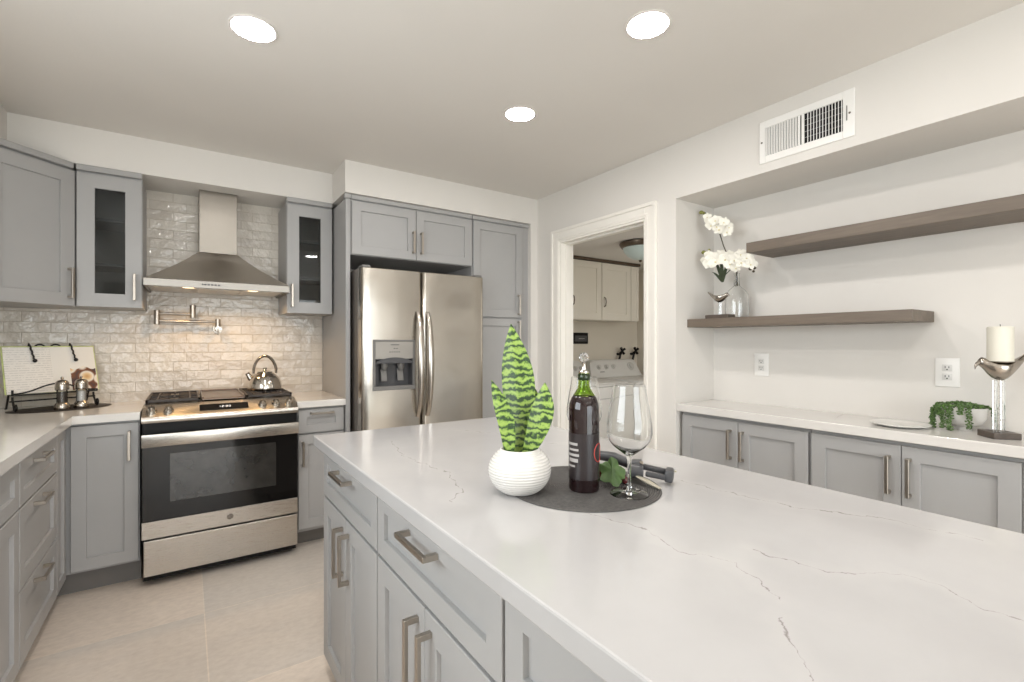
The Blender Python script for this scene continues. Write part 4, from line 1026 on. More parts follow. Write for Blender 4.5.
# ------------------------------------------------------------------ things on the island
IT = 0.9142
def lathe_path(prof): return prof
t = thing('placemat', 'round dark grey woven placemat on the island', 'placemat', (0.824, 0.894, IT))
obj('mat', MB().lathe([(0, 0), (0.187, 0), (0.190, 0.0012), (0.187, 0.0026), (0, 0.0026)], seg=72), M['woven'], t)
MT = IT+0.0028
def build_snake():
    t = thing('potted_snake_plant', 'green banded snake plant in a round white ribbed pot', 'plant', (0.667, 0.947, MT))
    pr = [(0, 0), (0.040, 0), (0.0425, 0.0012)]
    nrib = 17
    for k in range(1, 103):
        a = math.radians(-56+107*k/102)
        rib = 0.0006*math.cos(k/102*nrib*2*PI)
        pr.append(((0.0758+rib)*math.cos(a), 0.0515+(0.0625+rib)*math.sin(a)))
    top = pr[-1]
    pr += [(top[0]-0.002, top[1]+0.0025), (top[0]-0.006, top[1]+0.0015), (top[0]-0.007, top[1]-0.006), (top[0]-0.004, top[1]-0.018)]
    obj('pot', MB().lathe(pr, seg=64), M['ceramic'], t)
    obj('soil', MB().lathe([(0, top[1]-0.010), (top[0]-0.0075, top[1]-0.011), (top[0]-0.0065, top[1]-0.016), (0, top[1]-0.016)], seg=40), M['soil'], t)
    R = Vector((math.cos(math.radians(-34.25)), math.sin(math.radians(-34.25)), 0))   # along the leaf blades
    F = Vector((-R.y, R.x, 0))
    def leaf(b, tip, side, width, bow, lean, n=26):
        mb = MB(); rows = []; m = 9
        z0 = top[1]-0.016
        for i in range(n+1):
            u = i/n
            w = width*(0.50+0.50*math.sin(min(1, u/0.55)*PI/2)) if u < 0.55 else width*(1-((u-0.55)/0.45)**1.9)
            w = max(w, 0.0006)
            c = R*(b[0]+(tip[0]-b[0])*u + bow*math.sin(PI*u)) + F*(b[1]+(tip[1]-b[1])*u + lean*math.sin(PI*u)) + Vector((0, 0, z0+(tip[2]-z0)*u))
            tw = side*(1-u)*0.5
            ax = R*math.cos(tw)+F*math.sin(tw); ay = F*math.cos(tw)-R*math.sin(tw)
            th = 0.0035*(1-u)+0.0008
            fr = []; bk = []
            for j in range(m):
                s = -1+2*j/(m-1)
                cup = 0.22*w*s*s
                ripple = 0.0012*math.sin(u*40+s*3)*abs(s)
                p = c+ax*(w/2*s) - ay*(cup*0.7-ripple)
                e = math.sqrt(max(0, 1-s*s))
                fr.append(p - ay*(th*e)); bk.append(p + ay*(th*e))
            rows.append(fr+list(reversed(bk)))
        mb.grid(rows, close_v=True, cap=True); bmesh.ops.remove_doubles(mb.bm, verts=mb.bm.verts, dist=1e-5)
        return obj('leaf', mb, M['snake'], t, ang=60)
    leaf((-0.004, 0.012), (-0.021, 0.010, 0.404), 0.3, 0.080, 0.010, 0.004)
    leaf((-0.024, -0.008), (-0.068, -0.004, 0.268), -0.4, 0.042, 0.012, 0.0)
    leaf((0.016, -0.012), (0.061, -0.004, 0.262), 0.4, 0.058, 0.010, -0.004)
    leaf((0.018, 0.014), (0.036, 0.018, 0.250), 0.8, 0.046, 0.008, 0.004)
build_snake()

def build_bottle():
    t = thing('wine_bottle', 'dark red wine bottle with crystal stopper on the placemat', 'bottle', (0.803, 0.867, MT))
    z = lambda q: q-MT
    obj('glass_body', MB().lathe([(0, 0.006), (0.020, 0.002), (0.034, 0.0), (0.0365, 0.003), (0.0368, 0.10), (0.0368, 0.196), (0.0352, 0.210), (0.0302, 0.2235), (0.0265, 0.2285), (0.0262, 0.2287), (0, 0.2287)], seg=48), M['wine'], t)
    obj('neck', MB().lathe([(0.0267, 0.2290), (0.0215, 0.2365), (0.0160, 0.246), (0.0140, 0.256), (0.0134, 0.282), (0.0134, 0.2835), (0.0098, 0.2835), (0.0098, 0.258), (0.0125, 0.247), (0.018, 0.2372), (0.0235, 0.2290), (0.0267, 0.2290)], seg=48), M['green_glass'], t)
    obj('neck_ring', MB().lathe([(0.0136, 0.266), (0.0150, 0.268), (0.0150, 0.279), (0.0136, 0.281)], seg=32), M['dark_green'], t)
    lb = obj('label', MB().lathe([(0.0369, 0.030), (0.0373, 0.030), (0.0373, 0.140), (0.0369, 0.140)], seg=48), M['bottle_label'], t)
    def patch(a0, a1, z0, z1, n=8, r=0.0376):
        mb = MB(); rows = []
        for k in range(n+1):
            a = math.radians(a0+(a1-a0)*k/n)
            rows.append([(r*math.cos(a), r*math.sin(a), z0), (r*math.cos(a), r*math.sin(a), z1), ((r-0.0002)*math.cos(a), (r-0.0002)*math.sin(a), z1), ((r-0.0002)*math.cos(a), (r-0.0002)*math.sin(a), z0)])
        mb.grid(rows, close_v=True, cap=True); return mb
    # angles: the camera looks at the bottle from about 227 degrees
    A = 227
    tx = MB()
    for q, (a0, a1, zz, h) in enumerate(((-70, -24, 0.112, 0.0060), (-66, -20, 0.099, 0.005), (-72, -18, 0.086, 0.006), (-66, -22, 0.072, 0.0085), (-70, -34, 0.060, 0.0045))):
        m2 = patch(A+a0, A+a1, zz, zz+h); me = bpy.data.meshes.new('t'); m2.bm.to_mesh(me); tx.bm.from_mesh(me); bpy.data.meshes.remove(me); m2.bm.free()
    obj('label_lettering', tx, M['label_white'], lb)
    ring = []
    for k in range(28):
        a = k*2*PI/28; ang = math.radians(A+66)+0.45*math.cos(a); zz = 0.094+0.022*math.sin(a)
        ring.append((0.0377*math.cos(ang), 0.0377*math.sin(ang), zz))
    obj('label_red_ring', MB().tube(ring, 0.0012, 6, closed=True), M['label_red'], lb)
    obj('stopper', MB().lathe([(0, 0.2837), (0.0125, 0.2837), (0.0125, 0.288), (0.006, 0.291), (0.0045, 0.303), (0.006, 0.309), (0, 0.309)], seg=24), M['chrome'], t)
    b = MB(); q = bmesh.ops.create_icosphere(b.bm, subdivisions=2, radius=0.0125, matrix=Matrix.Translation((0, 0, 0.3215)))
    obj('stopper_ball', b, M['crystal'], t, smooth=False)
build_bottle()

def wine_glass(label, loc):
    t = thing('wine_glass', label, 'wine glass', loc, 0, 'stemmed wine glasses')
    outer = [(0, 0.0), (0.044, 0.0), (0.0455, 0.0012), (0.044, 0.0028), (0.022, 0.006), (0.008, 0.010), (0.0048, 0.018), (0.0042, 0.050), (0.0048, 0.080), (0.0085, 0.092), (0.022, 0.102), (0.038, 0.114), (0.0485, 0.128), (0.0528, 0.144), (0.0520, 0.165), (0.0470, 0.200), (0.0405, 0.235), (0.0378, 0.2570)]
    inner = [(0.0370, 0.2574), (0.0396, 0.235), (0.0460, 0.200), (0.0510, 0.165), (0.0517, 0.144), (0.0474, 0.129), (0.0370, 0.1155), (0.021, 0.1040), (0.008, 0.0975), (0, 0.096)]
    obj('bowl_and_stem', MB().lathe(outer+inner, seg=56), M['glass'], t)
    return t
WG = wine_glass('empty clear wine glass standing on the placemat in front of the corkscrew', (0.864, 0.777, MT))
copy_tree(WG, (0.990, 1.068, IT), 0, 'empty clear wine glass standing behind the wine bottle')

def build_grapes():
    c = Vector((0.900, 0.905, MT))
    t = thing('grape_bunch', 'small bunch of red grapes with a green leaf beside the bottle', 'grapes', tuple(c))
    r2 = random.Random(3)
    R = Vector((0.8266, -0.5628, 0)); F = Vector((0.5628, 0.8266, 0))
    spots = []
    for i in range(6):
        for j in range(3):
            spots.append(R*(-0.028+0.016*i)+F*(-0.014+0.016*j)+Vector((0, 0, 0.0092+r2.uniform(0, 0.001))))
    for i in range(5):
        for j in range(2):
            spots.append(R*(-0.020+0.016*i)+F*(-0.006+0.016*j)+Vector((0, 0, 0.0215+r2.uniform(0, 0.002))))
    spots += [R*a+F*b+Vector((0, 0, 0.0093)) for a, b in ((0.052, -0.043), (0.045, -0.034))]
    g0 = None
    for p in spots:
        if g0 is None:
            g0 = obj('grape', MB().ball((0, 0, 0), 0.0090, (1, 1, 1.05), 14, 10), M['grape'], t); g0.location = p
        else:
            g = g0.copy(); COL.objects.link(g); g.parent = t; g.location = p
    lf = MB(); n = 40; rows = [[], []]
    cen = R*(0.017)+F*(-0.052)+Vector((0, 0, 0.034))
    rim = []
    for k in range(n):
        a = k*2*PI/n
        rad = 0.035*(0.72+0.28*abs(math.cos(2.5*a)))*(1+0.05*math.sin(13*a))
        p = cen+R*rad*math.cos(a) + F*(0.024*math.sin(a)+0.006*math.cos(2*a)) + Vector((0, 0, rad*math.sin(a)*0.86-0.006*math.cos(a)**2+0.003*math.sin(5*a)))
        p.z = max(p.z, 0.003)
        rim.append(p)
    off = F*(-0.0012)+Vector((0, 0, 0.001))
    lf.grid([[cen+Vector((0, 0, 0.004))+off]*n, [(cen*0.5+p*0.5)+off+Vector((0, 0, 0.004)) for p in rim], [p+off for p in rim], rim, [(cen*0.5+p*0.5)+Vector((0, 0, 0.003)) for p in rim], [cen+Vector((0, 0, 0.003))]*n], close_v=True)
    bmesh.ops.remove_doubles(lf.bm, verts=lf.bm.verts, dist=1e-5)
    obj('grape_leaf', lf, M['leaf_grape'], t)
    obj('stalk', MB().tube([cen+F*0.002, cen+F*0.020+Vector((0, 0, 0.006)), R*0.0+F*(-0.004)+Vector((0, 0, 0.026))], 0.0018, 6), M['stem_brown'], t)
build_grapes()

def build_corkscrew():
    t = thing('corkscrew', 'dark grey lever corkscrew lying on the edge of the placemat', 'corkscrew', (0.992, 0.835, MT))
    R = Vector((0.8266, -0.5628, 0)); F = Vector((0.5628, 0.8266, 0))
    def W(r, f, z): return R*r+F*f+Vector((0, 0, z))
    def bar(p, q, w, h, bev=0.004):
        p, q = Vector(p), Vector(q); d = q-p; L = d.length; a = math.atan2(d.y, d.x); b = math.asin(d.z/L)
        T = Matrix.Translation((p+q)/2) @ Matrix.Rotation(a, 4, 'Z') @ Matrix.Rotation(-b, 4, 'Y')
        return MB().box(-L/2, L/2, -w/2, w/2, -h/2, h/2, bev, 2, mat=T)
    # body lying from the grapes towards the room, hub, and two arms
    obj('hub', MB().tube([W(-0.040, 0.010, 0.030), W(-0.012, 0.0, 0.030)], [0.021, 0.023], 20).tube([W(-0.046, -0.012, 0.026), W(-0.014, -0.016, 0.024)], [0.017, 0.019], 20), M['dark_grey_plastic'], t)
    obj('upper_arm', bar(W(-0.010, 0.004, 0.034), W(0.048, -0.012, 0.024), 0.013, 0.015), M['dark_grey_plastic'], t)
    obj('lower_arm', bar(W(-0.008, -0.022, 0.022), W(0.050, -0.040, 0.014), 0.012, 0.014), M['dark_grey_plastic'], t)
    obj('grip', bar(W(0.042, -0.022, 0.0205), W(0.062, -0.030, 0.0185), 0.046, 0.032, 0.006), M['dark_grey_plastic'], t)
    obj('rivet', MB().tube([W(-0.018, -0.017, 0.0475), W(-0.017, -0.019, 0.0500)], 0.005, 12), M['chrome'], t)
    obj('lever', MB().tube([W(-0.034, -0.022, 0.018), W(-0.010, -0.058, 0.010), W(0.008, -0.092, 0.005)], [0.005, 0.0085, 0.004], 8, flat=0.6), M['cork'], t)
    obj('foil_blade', MB().tube([W(0.010, 0.030, 0.028), W(0.045, 0.032, 0.020), W(0.090, 0.036, 0.012)], [0.004, 0.0065, 0.005], 8, flat=0.6), M['cork'], t)
    obj('handle', MB().tube([W(-0.112, 0.060, 0.050), W(-0.075, 0.036, 0.049), W(-0.044, 0.012, 0.040)], [0.013, 0.014, 0.013], 12), M['dark_grey_plastic'], t)
build_corkscrew()

# ------------------------------------------------------------------ corner counter: mat, cookbook stand, mills, aloe
t = thing('placemat', 'oval dark placemat under the cookbook stand', 'placemat', (-0.565, 3.555, 0.9142), math.radians(24))
obj('mat', MB().lathe([(0, 0), (0.190, 0), (0.193, 0.0012), (0.190, 0.0026), (0, 0.0026)], seg=64).xf(Matrix.Diagonal((1.12, 0.80, 1, 1))), M['dark_mat'], t)
KT = 0.9142+0.0028
def build_stand():
    phi = math.radians(24)
    base = Vector((-0.602, 3.588, KT))
    t = thing('cookbook_stand', 'black wrought iron cookbook stand with scrolled feet', 'book stand', tuple(base), phi)
    P = lambda n, mb, m=M['black_iron'], par=t: obj(n, mb, m, par)
    lean = math.radians(20)
    def B(x, s, off=0): # point on the leaning plane: x along, s up the slope
        return (x, -0.015+s*math.sin(lean)-off*math.cos(lean), 0.086+s*math.cos(lean)+off*math.sin(lean)*0)
    def scroll(c, r, turns, start, sgn, dirx):
        pts = []
        for k in range(18):
            u = k/17; a = start+sgn*turns*2*PI*u; rr = r*(1-0.7*u)
            pts.append((c[0], c[1]+rr*math.cos(a), c[2]+rr*math.sin(a)))
        return pts
    for sx in (-0.165, 0.165):
        P('leg', MB().tube([B(sx, -0.012), (sx, -0.02, 0.06), (sx, -0.055, 0.010), (sx, -0.075, 0.0052)], 0.0050, 8)
          .tube(scroll((sx, -0.075, 0.024), 0.0185, 1.15, -PI/2, -1, 1), 0.0045, 8), M['black_iron'])
        P('rear_leg', MB().tube([B(sx, 0.06, -0.012), (sx, 0.090, 0.0052), (sx, 0.104, 0.0052)], 0.0048, 8))
    P('ledge', MB().box(-0.175, 0.175, -0.050, -0.012, 0.080, 0.0855, 0.001).tube([(-0.175, -0.012, 0.050), (0.175, -0.012, 0.050)], 0.004, 8))
    P('back_frame', MB().tube([B(-0.150, 0.0, -0.008), B(-0.150, 0.22, -0.008), B(-0.06, 0.252, -0.008), B(0.06, 0.252, -0.008), B(0.150, 0.22, -0.008), B(0.150, 0.0, -0.008)], 0.0048, 8))
    for wx in (-0.036, 0.030):
        P('scroll', MB().tube([B(wx+0.024*math.cos(PI*k/10), 0.252+0.026*math.sin(PI*k/10), -0.008) for k in range(11)], 0.0042, 8))
    lip = []
    for k in range(21):
        u = k/20; x = -0.172+0.344*u
        lip.append((x, -0.052, 0.092+0.044*(0.5-0.5*math.cos(2*PI*u))**1.3))
    P('front_rail', MB().tube([(-0.172, -0.050, 0.084)]+lip+[(0.172, -0.050, 0.084)], 0.0042, 8).tube([(-0.172, -0.052, 0.084), (-0.172, -0.052, 0.112)], 0.005, 8))
    for wx in (-0.082, 0.088):
        pts = []
        for k in range(12):
            u = k/11; pts.append(Vector(B(wx+0.012*u+0.0015*math.sin(u*20), 0.270-0.085*u, 0.0225)))
        w = MB().tube([Vector(B(wx, 0.266, -0.008)), Vector(B(wx, 0.282, 0.006))]+pts, 0.0038, 8)
        for k in range(0, 12, 1): w.ball(pts[k], 0.0048, u=8, v=6)
        w.ball(pts[-1], 0.010, (1, 0.7, 1), 12, 8)
        P('page_weight', w)
    # the open book
    bk = thing('cookbook', 'open cookbook with a food photograph, leaning on the black stand', 'book', tuple(base), phi)
    Q = lambda n, mb, m, par=bk, **k: obj(n, mb, m, par, **k)
    H = 0.262
    cv = MB(); vs = []
    def plate(mb, x0, x1, s0, s1, o0, o1):
        v = [mb.bm.verts.new(B(x, s, o)) for o in (o0, o1) for x, s in ((x0, s0), (x1, s0), (x1, s1), (x0, s1))]
        for q in ((0, 1, 2, 3), (7, 6, 5, 4), (0, 4, 5, 1), (1, 5, 6, 2), (2, 6, 7, 3), (3, 7, 4, 0)): mb.bm.faces.new([v[i] for i in q])
        return mb
    Q('cover', plate(MB(), -0.192, 0.194, 0.001, H+0.006, 0.000, 0.0025), M['leaf_pale'])
    def pageblock(x0, x1, gut, m, name):
        mb = MB(); rows = []; n = 10
        for k in range(n+1):
            u = k/n; x = x0+(x1-x0)*u
            d = abs(x-gut)/0.19; o = 0.0028+0.010*math.sin(min(1, d*1.4)*PI/2)*(1-0.35*d)
            rows.append([B(x, 0.003, 0.0026), B(x, 0.003, o), B(x, H, o), B(x, H, 0.0026)])
        mb.grid(rows, close_v=True, cap=True); return Q(name, mb, m)
    pageblock(-0.186, 0.0, 0.0, M['page_text'], 'left_page')
    rp = pageblock(0.0, 0.188, 0.0, M['paper'], 'right_page')
    mb = MB(); rows = []
    for k in range(11):
        u = k/10; x = 0.074+0.112*u; d = x/0.19; o = 0.0032+0.010*math.sin(min(1, d*1.4)*PI/2)*(1-0.35*d)
        rows.append([B(x, 0.006, o), B(x, 0.135-0.01*math.sin(u*9), o)])
    mb.grid(rows)
    ph = Q('page_photo', mb, M['page_photo'], rp)
build_stand()
def mill(name, label, x, y, fill):
    t = thing(name, label, 'pepper mill' if 'pepper' in name else 'salt mill', (x, y, KT))
    obj('base', MB().lathe([(0, 0), (0.031, 0), (0.033, 0.003), (0.033, 0.018), (0.030, 0.030), (0.022, 0.040), (0, 0.040)], seg=32), M['silver'], t)
    obj('filling', MB().lathe([(0, 0.0405), (0.0195, 0.0405), (0.0195, 0.094), (0, 0.094)], seg=24), M[fill], t)
    obj('window', MB().lathe([(0.0200, 0.0402), (0.0225, 0.0402), (0.0225, 0.1035), (0.0200, 0.1035)], seg=32), M['pane_clear'], t)
    obj('head', MB().lathe([(0, 0.1038), (0.0255, 0.1038), (0.029, 0.108), (0.029, 0.128), (0.027, 0.146), (0.020, 0.155), (0.006, 0.160), (0.0048, 0.163), (0.0070, 0.168), (0.004, 0.175), (0, 0.176)], seg=32), M['silver'], t)
mill('pepper_mill', 'steel mill full of dark pepper in front of the cookbook', -0.548, 3.458, 'pepper')
mill('salt_mill', 'steel mill full of white salt in front of the cookbook', -0.476, 3.498, 'salt')
def build_aloe():
    t = thing('potted_aloe', 'potted plant with arching narrow blades at the edge of the corner worktop', 'plant', (-0.880, 3.150, 0.9142))
    obj('pot', MB().lathe([(0, 0), (0.045, 0), (0.062, 0.085), (0.065, 0.09), (0.060, 0.091), (0.055, 0.075), (0, 0.075)], seg=28), M['ceramic'], t)
    r2 = random.Random(11)
    for k in range(20):
        a = k*2.399+0.3; L = r2.uniform(0.13, 0.20); up = r2.uniform(0.05, 0.15)
        d = Vector((math.cos(a), math.sin(a), 0)); s = Vector((-d.y, d.x, 0))
        rows = []
        for i in range(11):
            u = i/10; c = d*(0.01+L*u)+Vector((0, 0, 0.072+up*math.sin(min(1.0, u*1.15)*PI*0.62)*1.4-0.14*u*u*(0.6+0.4*math.sin(k))))
            c.z = max(c.z, 0.006)
            w = 0.010*(1-u)**0.7+0.0004
            rows.append([c-s*w, c-Vector((0, 0, 0.002*(1-u))), c+s*w, c+Vector((0, 0, 0.0015))])
        mb = MB(); mb.grid(rows, close_v=True, cap=True)
        obj('blade', mb, M['leaf_pale'] if k % 4 == 0 else M['leaf_blade'], t)
build_aloe()

# ------------------------------------------------------------------ niche: dish, trailing plant, bird candle holders, orchid
NT0 = 0.9172
t = thing('glass_dish', 'shallow clear glass dish on the niche worktop', 'dish', (2.528, 0.760, NT0))
obj('bowl', MB().lathe([(0, 0.0), (0.060, 0.0), (0.072, 0.001), (0.098, 0.008), (0.104, 0.011), (0.1045, 0.0135), (0.100, 0.0135), (0.080, 0.008), (0.066, 0.006), (0, 0.005)], seg=56), M['frost_dish'], t)
def build_trailer():
    t = thing('potted_trailing_plant', 'trailing green succulent in a white footed bowl', 'plant', (2.640, 0.585, NT0))
    obj('pot', MB().lathe([(0, 0), (0.030, 0), (0.031, 0.012), (0.028, 0.016), (0.045, 0.020), (0.066, 0.032), (0.076, 0.052), (0.078, 0.093), (0.074, 0.094), (0.071, 0.080), (0, 0.078)], seg=48), M['ceramic'], t)
    r2 = random.Random(5); mb = MB()
    T0 = [Matrix.Rotation(r2.uniform(0, 6), 4, 'Z') @ Matrix.Rotation(r2.uniform(-0.8, 0.8), 4, 'X') for _ in range(12)]
    def lf(p, s=1.0):
        mb.leafball(p, 0.0062*s, (0.75, 1.25, 0.55), T0[r2.randrange(12)])
    for k in range(130):
        a = r2.uniform(0, 2*PI); r = 0.080*math.sqrt(r2.random())
        lf(Vector((r*math.cos(a), r*math.sin(a), 0.092+0.018*r2.random()*(1.2-r/0.08)+0.004)), r2.uniform(0.8, 1.3))
    for k in range(16):
        a = PI+(k-7.5)*0.19*1.35 + r2.uniform(-0.06, 0.06)
        if 3.7 < a < 4.9: continue
        L = (0.05, 0.10, 0.07, 0.085, 0.095, 0.04, 0.09, 0.10, 0.03, 0.085, 0.09, 0.06, 0.04, 0.08, 0.10, 0.06)[k]
        d = Vector((math.cos(a), math.sin(a), 0)); n = int(L/0.0062)+3; pts = []
        for i in range(n):
            u = i/(n-1)
            p = d*(0.074+0.016*min(1, u*3)+0.006*u) + Vector((0, 0, 0.102-L*u)) + Vector((r2.uniform(-1, 1), r2.uniform(-1, 1), 0))*0.003
            p.z = max(p.z, 0.006); pts.append(p)
            s = Vector((-d.y, d.x, 0))
            sg = 1 if i % 2 else -1; lf(p+s*0.0065*sg, r2.uniform(0.8, 1.15)); lf(p-s*0.004*sg+d*0.003, r2.uniform(0.6, 0.9))
        mb.tube(pts, 0.0012, 5)
    o = obj('foliage', mb, M['leaf_mid'], t); o['kind'] = 'stuff'
build_trailer()

def bird_holder(label, loc, rot, base, rod_h, s, fx=1.0):
    """bird-shaped silver dish on crystal rods over a wooden base"""
    t = thing('bird_candle_holder', label, 'candle holder', loc, rot, 'silver bird candle holders')
    bw, bd, bh = base
    obj('base', MB().box(-bw/2, bw/2, -bd/2, bd/2, 0, bh, 0.0015), M['bird_wood'], t)
    for dx in (-0.012*s, 0.012*s):
        obj('crystal_rod', MB().box(dx-0.0052*s, dx+0.0052*s, -0.0052*s, 0.0052*s, bh+0.0002, bh+rod_h, 0.0012*s), M['crystal'], t)
    r = MB(); n = 9
    r.cyl((0, 0, bh+0.0002), (0, 0, bh+rod_h), 0.0040*s, seg=8)
    for k in range(1, n): r.ball((0, 0, bh+rod_h*k/n), 0.0062*s, (1, 1, 0.8), 8, 6)
    obj('beaded_rod', r, M['crystal'], t)
    z0 = bh+rod_h
    # bird: head at -x with a hooked beak, tail at +x; side line (x, top, bottom, half width)
    side = [(-0.086, 0.060, 0.050, 0.006), (-0.082, 0.067, 0.045, 0.014), (-0.072, 0.073, 0.040, 0.020), (-0.060, 0.070, 0.032, 0.023), (-0.047, 0.061, 0.020, 0.031), (-0.028, 0.0575, 0.008, 0.041), (-0.008, 0.057, 0.001, 0.0465), (0.012, 0.057, 0.000, 0.047),
            (0.032, 0.058, 0.007, 0.043), (0.052, 0.062, 0.020, 0.034), (0.072, 0.069, 0.036, 0.024), (0.092, 0.077, 0.053, 0.016), (0.112, 0.086, 0.071, 0.010), (0.126, 0.092, 0.084, 0.006)]
    rows = []; m = 20
    for x, tp, bt, w in side:
        zc = bt+(tp-bt)*(0.80 if -0.05 < x < 0.06 else 0.55)
        rows.append([(x*s*fx, w*s*fx*math.cos(a), (zc + (math.sin(a)*(tp-zc) if math.sin(a) > 0 else math.sin(a)*(zc-bt)))*s*1.2) for a in [j*2*PI/m for j in range(m)]])
    b = MB(); b.grid(rows, close_v=True, cap=True); b.xf(Matrix.Translation((0, 0, z0+0.0003)))
    bird = obj('bird', b, M['silver'], t, ang=60)
    obj('beak', MB().tube([(-0.081*s*fx, 0, z0+0.067*s), (-0.090*s*fx, 0, z0+0.063*s), (-0.098*s*fx, 0, z0+0.053*s), (-0.100*s*fx, 0, z0+0.041*s)], [0.0080*s, 0.0065*s, 0.004*s, 0.0008], 10), M['silver'], t)
    return t, z0
BR = math.radians(27.7)
T1, z0 = bird_holder('large silver bird candle holder carrying the pillar candle on the niche worktop', (2.526, 0.456, NT0), math.radians(-47), (0.086, 0.086, 0.023), 0.192, 1.0, 0.76)
obj('drip_dish', MB().lathe([(0, 0), (0.036, 0.0), (0.0405, 0.004), (0.0390, 0.0045), (0.036, 0.002), (0, 0.002)], (0.004, 0, z0+0.0682), 32), M['silver'], T1)
cz = NT0+z0+0.0706
cp = rootmat(T1) @ Vector((0.004, 0, 0))
t = thing('pillar_candle', 'thick ivory pillar candle on the silver bird holder', 'candle', (cp.x, cp.y, cz))
obj('wax', MB().lathe([(0, 0), (0.0355, 0), (0.037, 0.002), (0.037, 0.128), (0.034, 0.132), (0.028, 0.130), (0, 0.127)], seg=40), M['wax'], t)
obj('wick', MB().tube([(0, 0, 0.1272), (0.001, 0, 0.136), (0.003, 0.001, 0.140)], 0.0013, 6), M['black_iron'], t)
ST = 1.4132
bird_holder('small silver bird ornament holder on the lower shelf beside the orchid vase', (2.518, 1.589, ST), math.radians(90), (0.140, 0.072, 0.020), 0.070, 0.60)

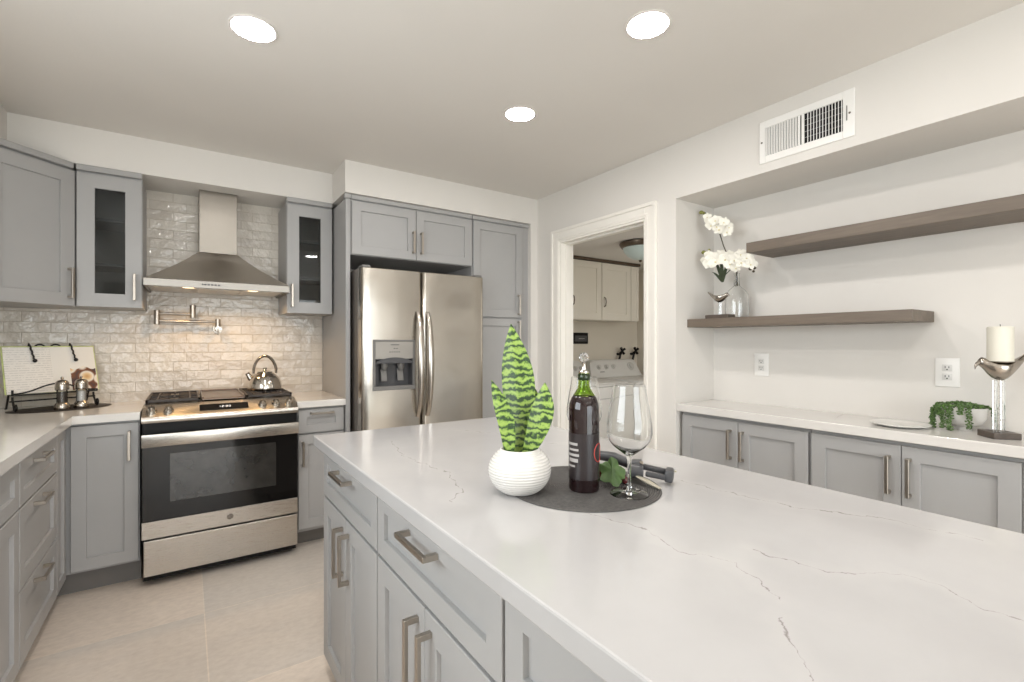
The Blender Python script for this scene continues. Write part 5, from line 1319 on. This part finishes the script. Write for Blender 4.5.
def build_orchid():
    vx, vy = 2.640, 1.560
    t = thing('glass_vase', 'clear glass bottle vase with narrow neck on the lower shelf', 'vase', (vx, vy, ST))
    o = [(0, 0), (0.058, 0), (0.062, 0.004), (0.064, 0.05), (0.064, 0.105), (0.060, 0.140), (0.046, 0.165), (0.026, 0.180), (0.016, 0.192), (0.0145, 0.255), (0.0175, 0.262)]
    i = [(0.0155, 0.262), (0.0125, 0.254), (0.0140, 0.192), (0.024, 0.1775), (0.044, 0.1625), (0.0575, 0.139), (0.0612, 0.105), (0.0612, 0.05), (0.058, 0.008), (0, 0.006)]
    obj('body', MB().lathe(o+i, seg=48), M['glass'], t)
    p = thing('orchid_spray', 'white orchid sprays with dark leaves standing in the glass vase', 'flowers', (vx, vy, ST+0.0075))
    V = Vector
    # camera-right direction at the niche and the wall-parallel axis
    Yv = V((0, -1, 0)); Xv = V((-1, 0, 0)); Zv = V((0, 0, 1))
    def P3(a, b, z): return Yv*a + Xv*b + Zv*z      # a along the wall towards the room end, b out from the wall, z above the shelf
    stems = [[P3(0.004, 0.002, 0.178), P3(0.002, 0.002, 0.21), P3(0, 0, 0.26), P3(-0.03, 0.02, 0.33), P3(-0.055, 0.045, 0.42), P3(-0.075, 0.055, 0.50), P3(-0.115, 0.06, 0.585), P3(-0.165, 0.06, 0.635), P3(-0.185, 0.06, 0.640)],
             [P3(0.006, 0, 0.180), P3(0.002, 0, 0.26), P3(0.01, 0.02, 0.31), P3(0.05, 0.035, 0.335), P3(0.10, 0.04, 0.31), P3(0.135, 0.04, 0.265)],
             [P3(-0.006, 0, 0.176), P3(-0.002, 0.0, 0.26), P3(-0.03, 0.02, 0.31), P3(-0.075, 0.04, 0.355), P3(-0.125, 0.05, 0.385), P3(-0.165, 0.055, 0.395)]]
    for s in stems: obj('stem', MB().tube(s, 0.0030, 8), M['stem_brown'], p)
    # dark strap leaves
    for a1, z1, bow in ((-0.095, 0.335, 0.02), (-0.050, 0.350, -0.01), (0.010, 0.330, 0.02), (-0.11, 0.27, 0.045)):
        rows = []
        for k in range(9):
            u = k/8
            c = P3(-0.050+(a1+0.050)*u, 0.062+0.02*u, 0.205+(z1-0.205)*math.sin(u*PI/2*0.95)) + P3(0, 0, 0)
            w = 0.012*math.sin(PI*min(1, 0.12+u*0.9))**0.7*(1-0.5*u)+0.001
            rows.append([c-Yv*w, c+Xv*0.002, c+Yv*w, c-Xv*0.001])
        mb = MB(); mb.grid(rows, close_v=True, cap=True); obj('strap_leaf', mb, M['leaf_dark'], p)
    obj('leaf_stalk', MB().tube([P3(-0.050, 0.063, 0.205), P3(-0.044, 0.050, 0.245), P3(-0.020, 0.018, 0.285), P3(-0.002, 0.001, 0.275)], 0.0028, 8), M['leaf_dark'], p)
    # blossoms
    r2 = random.Random(21)
    def petal(mb, L, w, ang, T, cup):
        rows = []
        for i in range(7):
            u = i/6; wd = w*math.sin(PI*(0.06+0.90*u))**0.75
            row = []
            for j in range(5):
                s = -1+j/2
                q = V((wd*s, L*u, cup*(u*u)*0.012 - 0.004*s*s*u))
                row.append(T @ (Matrix.Rotation(ang, 4, 'Z') @ q))
            rows.append(row)
        mb.grid(rows)
    heads = [(-0.120, 0.075, 0.575, 0.9), (-0.105, 0.085, 0.545, 1.0), (-0.085, 0.09, 0.565, 1.05), (-0.070, 0.08, 0.530, 1.05), (-0.050, 0.085, 0.510, 1.1), (-0.030, 0.085, 0.545, 0.9), (-0.135, 0.08, 0.60, 0.75), (-0.02, 0.075, 0.490, 1.0), (0.000, 0.07, 0.515, 0.8),
             (-0.150, 0.07, 0.345, 1.0), (-0.125, 0.085, 0.320, 1.15), (-0.100, 0.09, 0.350, 1.15), (-0.070, 0.095, 0.325, 1.2), (-0.045, 0.09, 0.355, 1.1), (-0.015, 0.095, 0.330, 1.2), (0.012, 0.09, 0.300, 1.1), (0.015, 0.085, 0.345, 1.1), (0.045, 0.09, 0.320, 1.15), (0.070, 0.085, 0.345, 1.0), (0.080, 0.09, 0.300, 1.1), (0.108, 0.08, 0.320, 1.0), (0.125, 0.075, 0.285, 1.0), (0.050, 0.085, 0.275, 0.95), (-0.13, 0.075, 0.375, 0.8)]
    for a, b, z, s in heads:
        c = P3(a+r2.uniform(-0.006, 0.006), b, z)
        f = (Xv*1.0 + Yv*r2.uniform(0.0, 0.9)*0.8 + Zv*r2.uniform(-0.5, 0.3)).normalized()
        up = (Zv - f*f.dot(Zv)).normalized(); rt = up.cross(f)
        T = Matrix((( rt.x, up.x, f.x, c.x), (rt.y, up.y, f.y, c.y), (rt.z, up.z, f.z, c.z), (0, 0, 0, 1)))
        T = T @ Matrix.Rotation(r2.uniform(-0.5, 0.5), 4, 'Z')
        mb = MB()
        for ang, L, w in ((0, 0.034, 0.013), (1.25, 0.036, 0.020), (-1.25, 0.036, 0.020), (2.45, 0.031, 0.012), (-2.45, 0.031, 0.012)):
            petal(mb, L*s, w*s, ang, T, r2.uniform(0.2, 1.2))
        fl = obj('blossom', mb, M['orchid'], p, ang=80)
        obj('blossom_lip', MB().ball(T @ V((0, -0.004*s, 0.006)), 0.0045*s, (1, 1, 1), 8, 6), M['orchid_heart'], fl)
    for a, z, s in ((-0.188, 0.641, 1.2), (-0.172, 0.634, 0.9), (-0.150, 0.622, 0.9), (-0.172, 0.397, 1.2), (-0.150, 0.392, 1.0), (-0.135, 0.405, 0.8), (0.118, 0.262, 1.0), (0.140, 0.264, 1.0), (0.135, 0.245, 0.7)):
        obj('bud', MB().ball(P3(a, 0.065, z), 0.009*s, (1, 1.2, 1.1), 10, 8), M['bud'] if a < 0 else M['stem_brown'], p)
build_orchid()
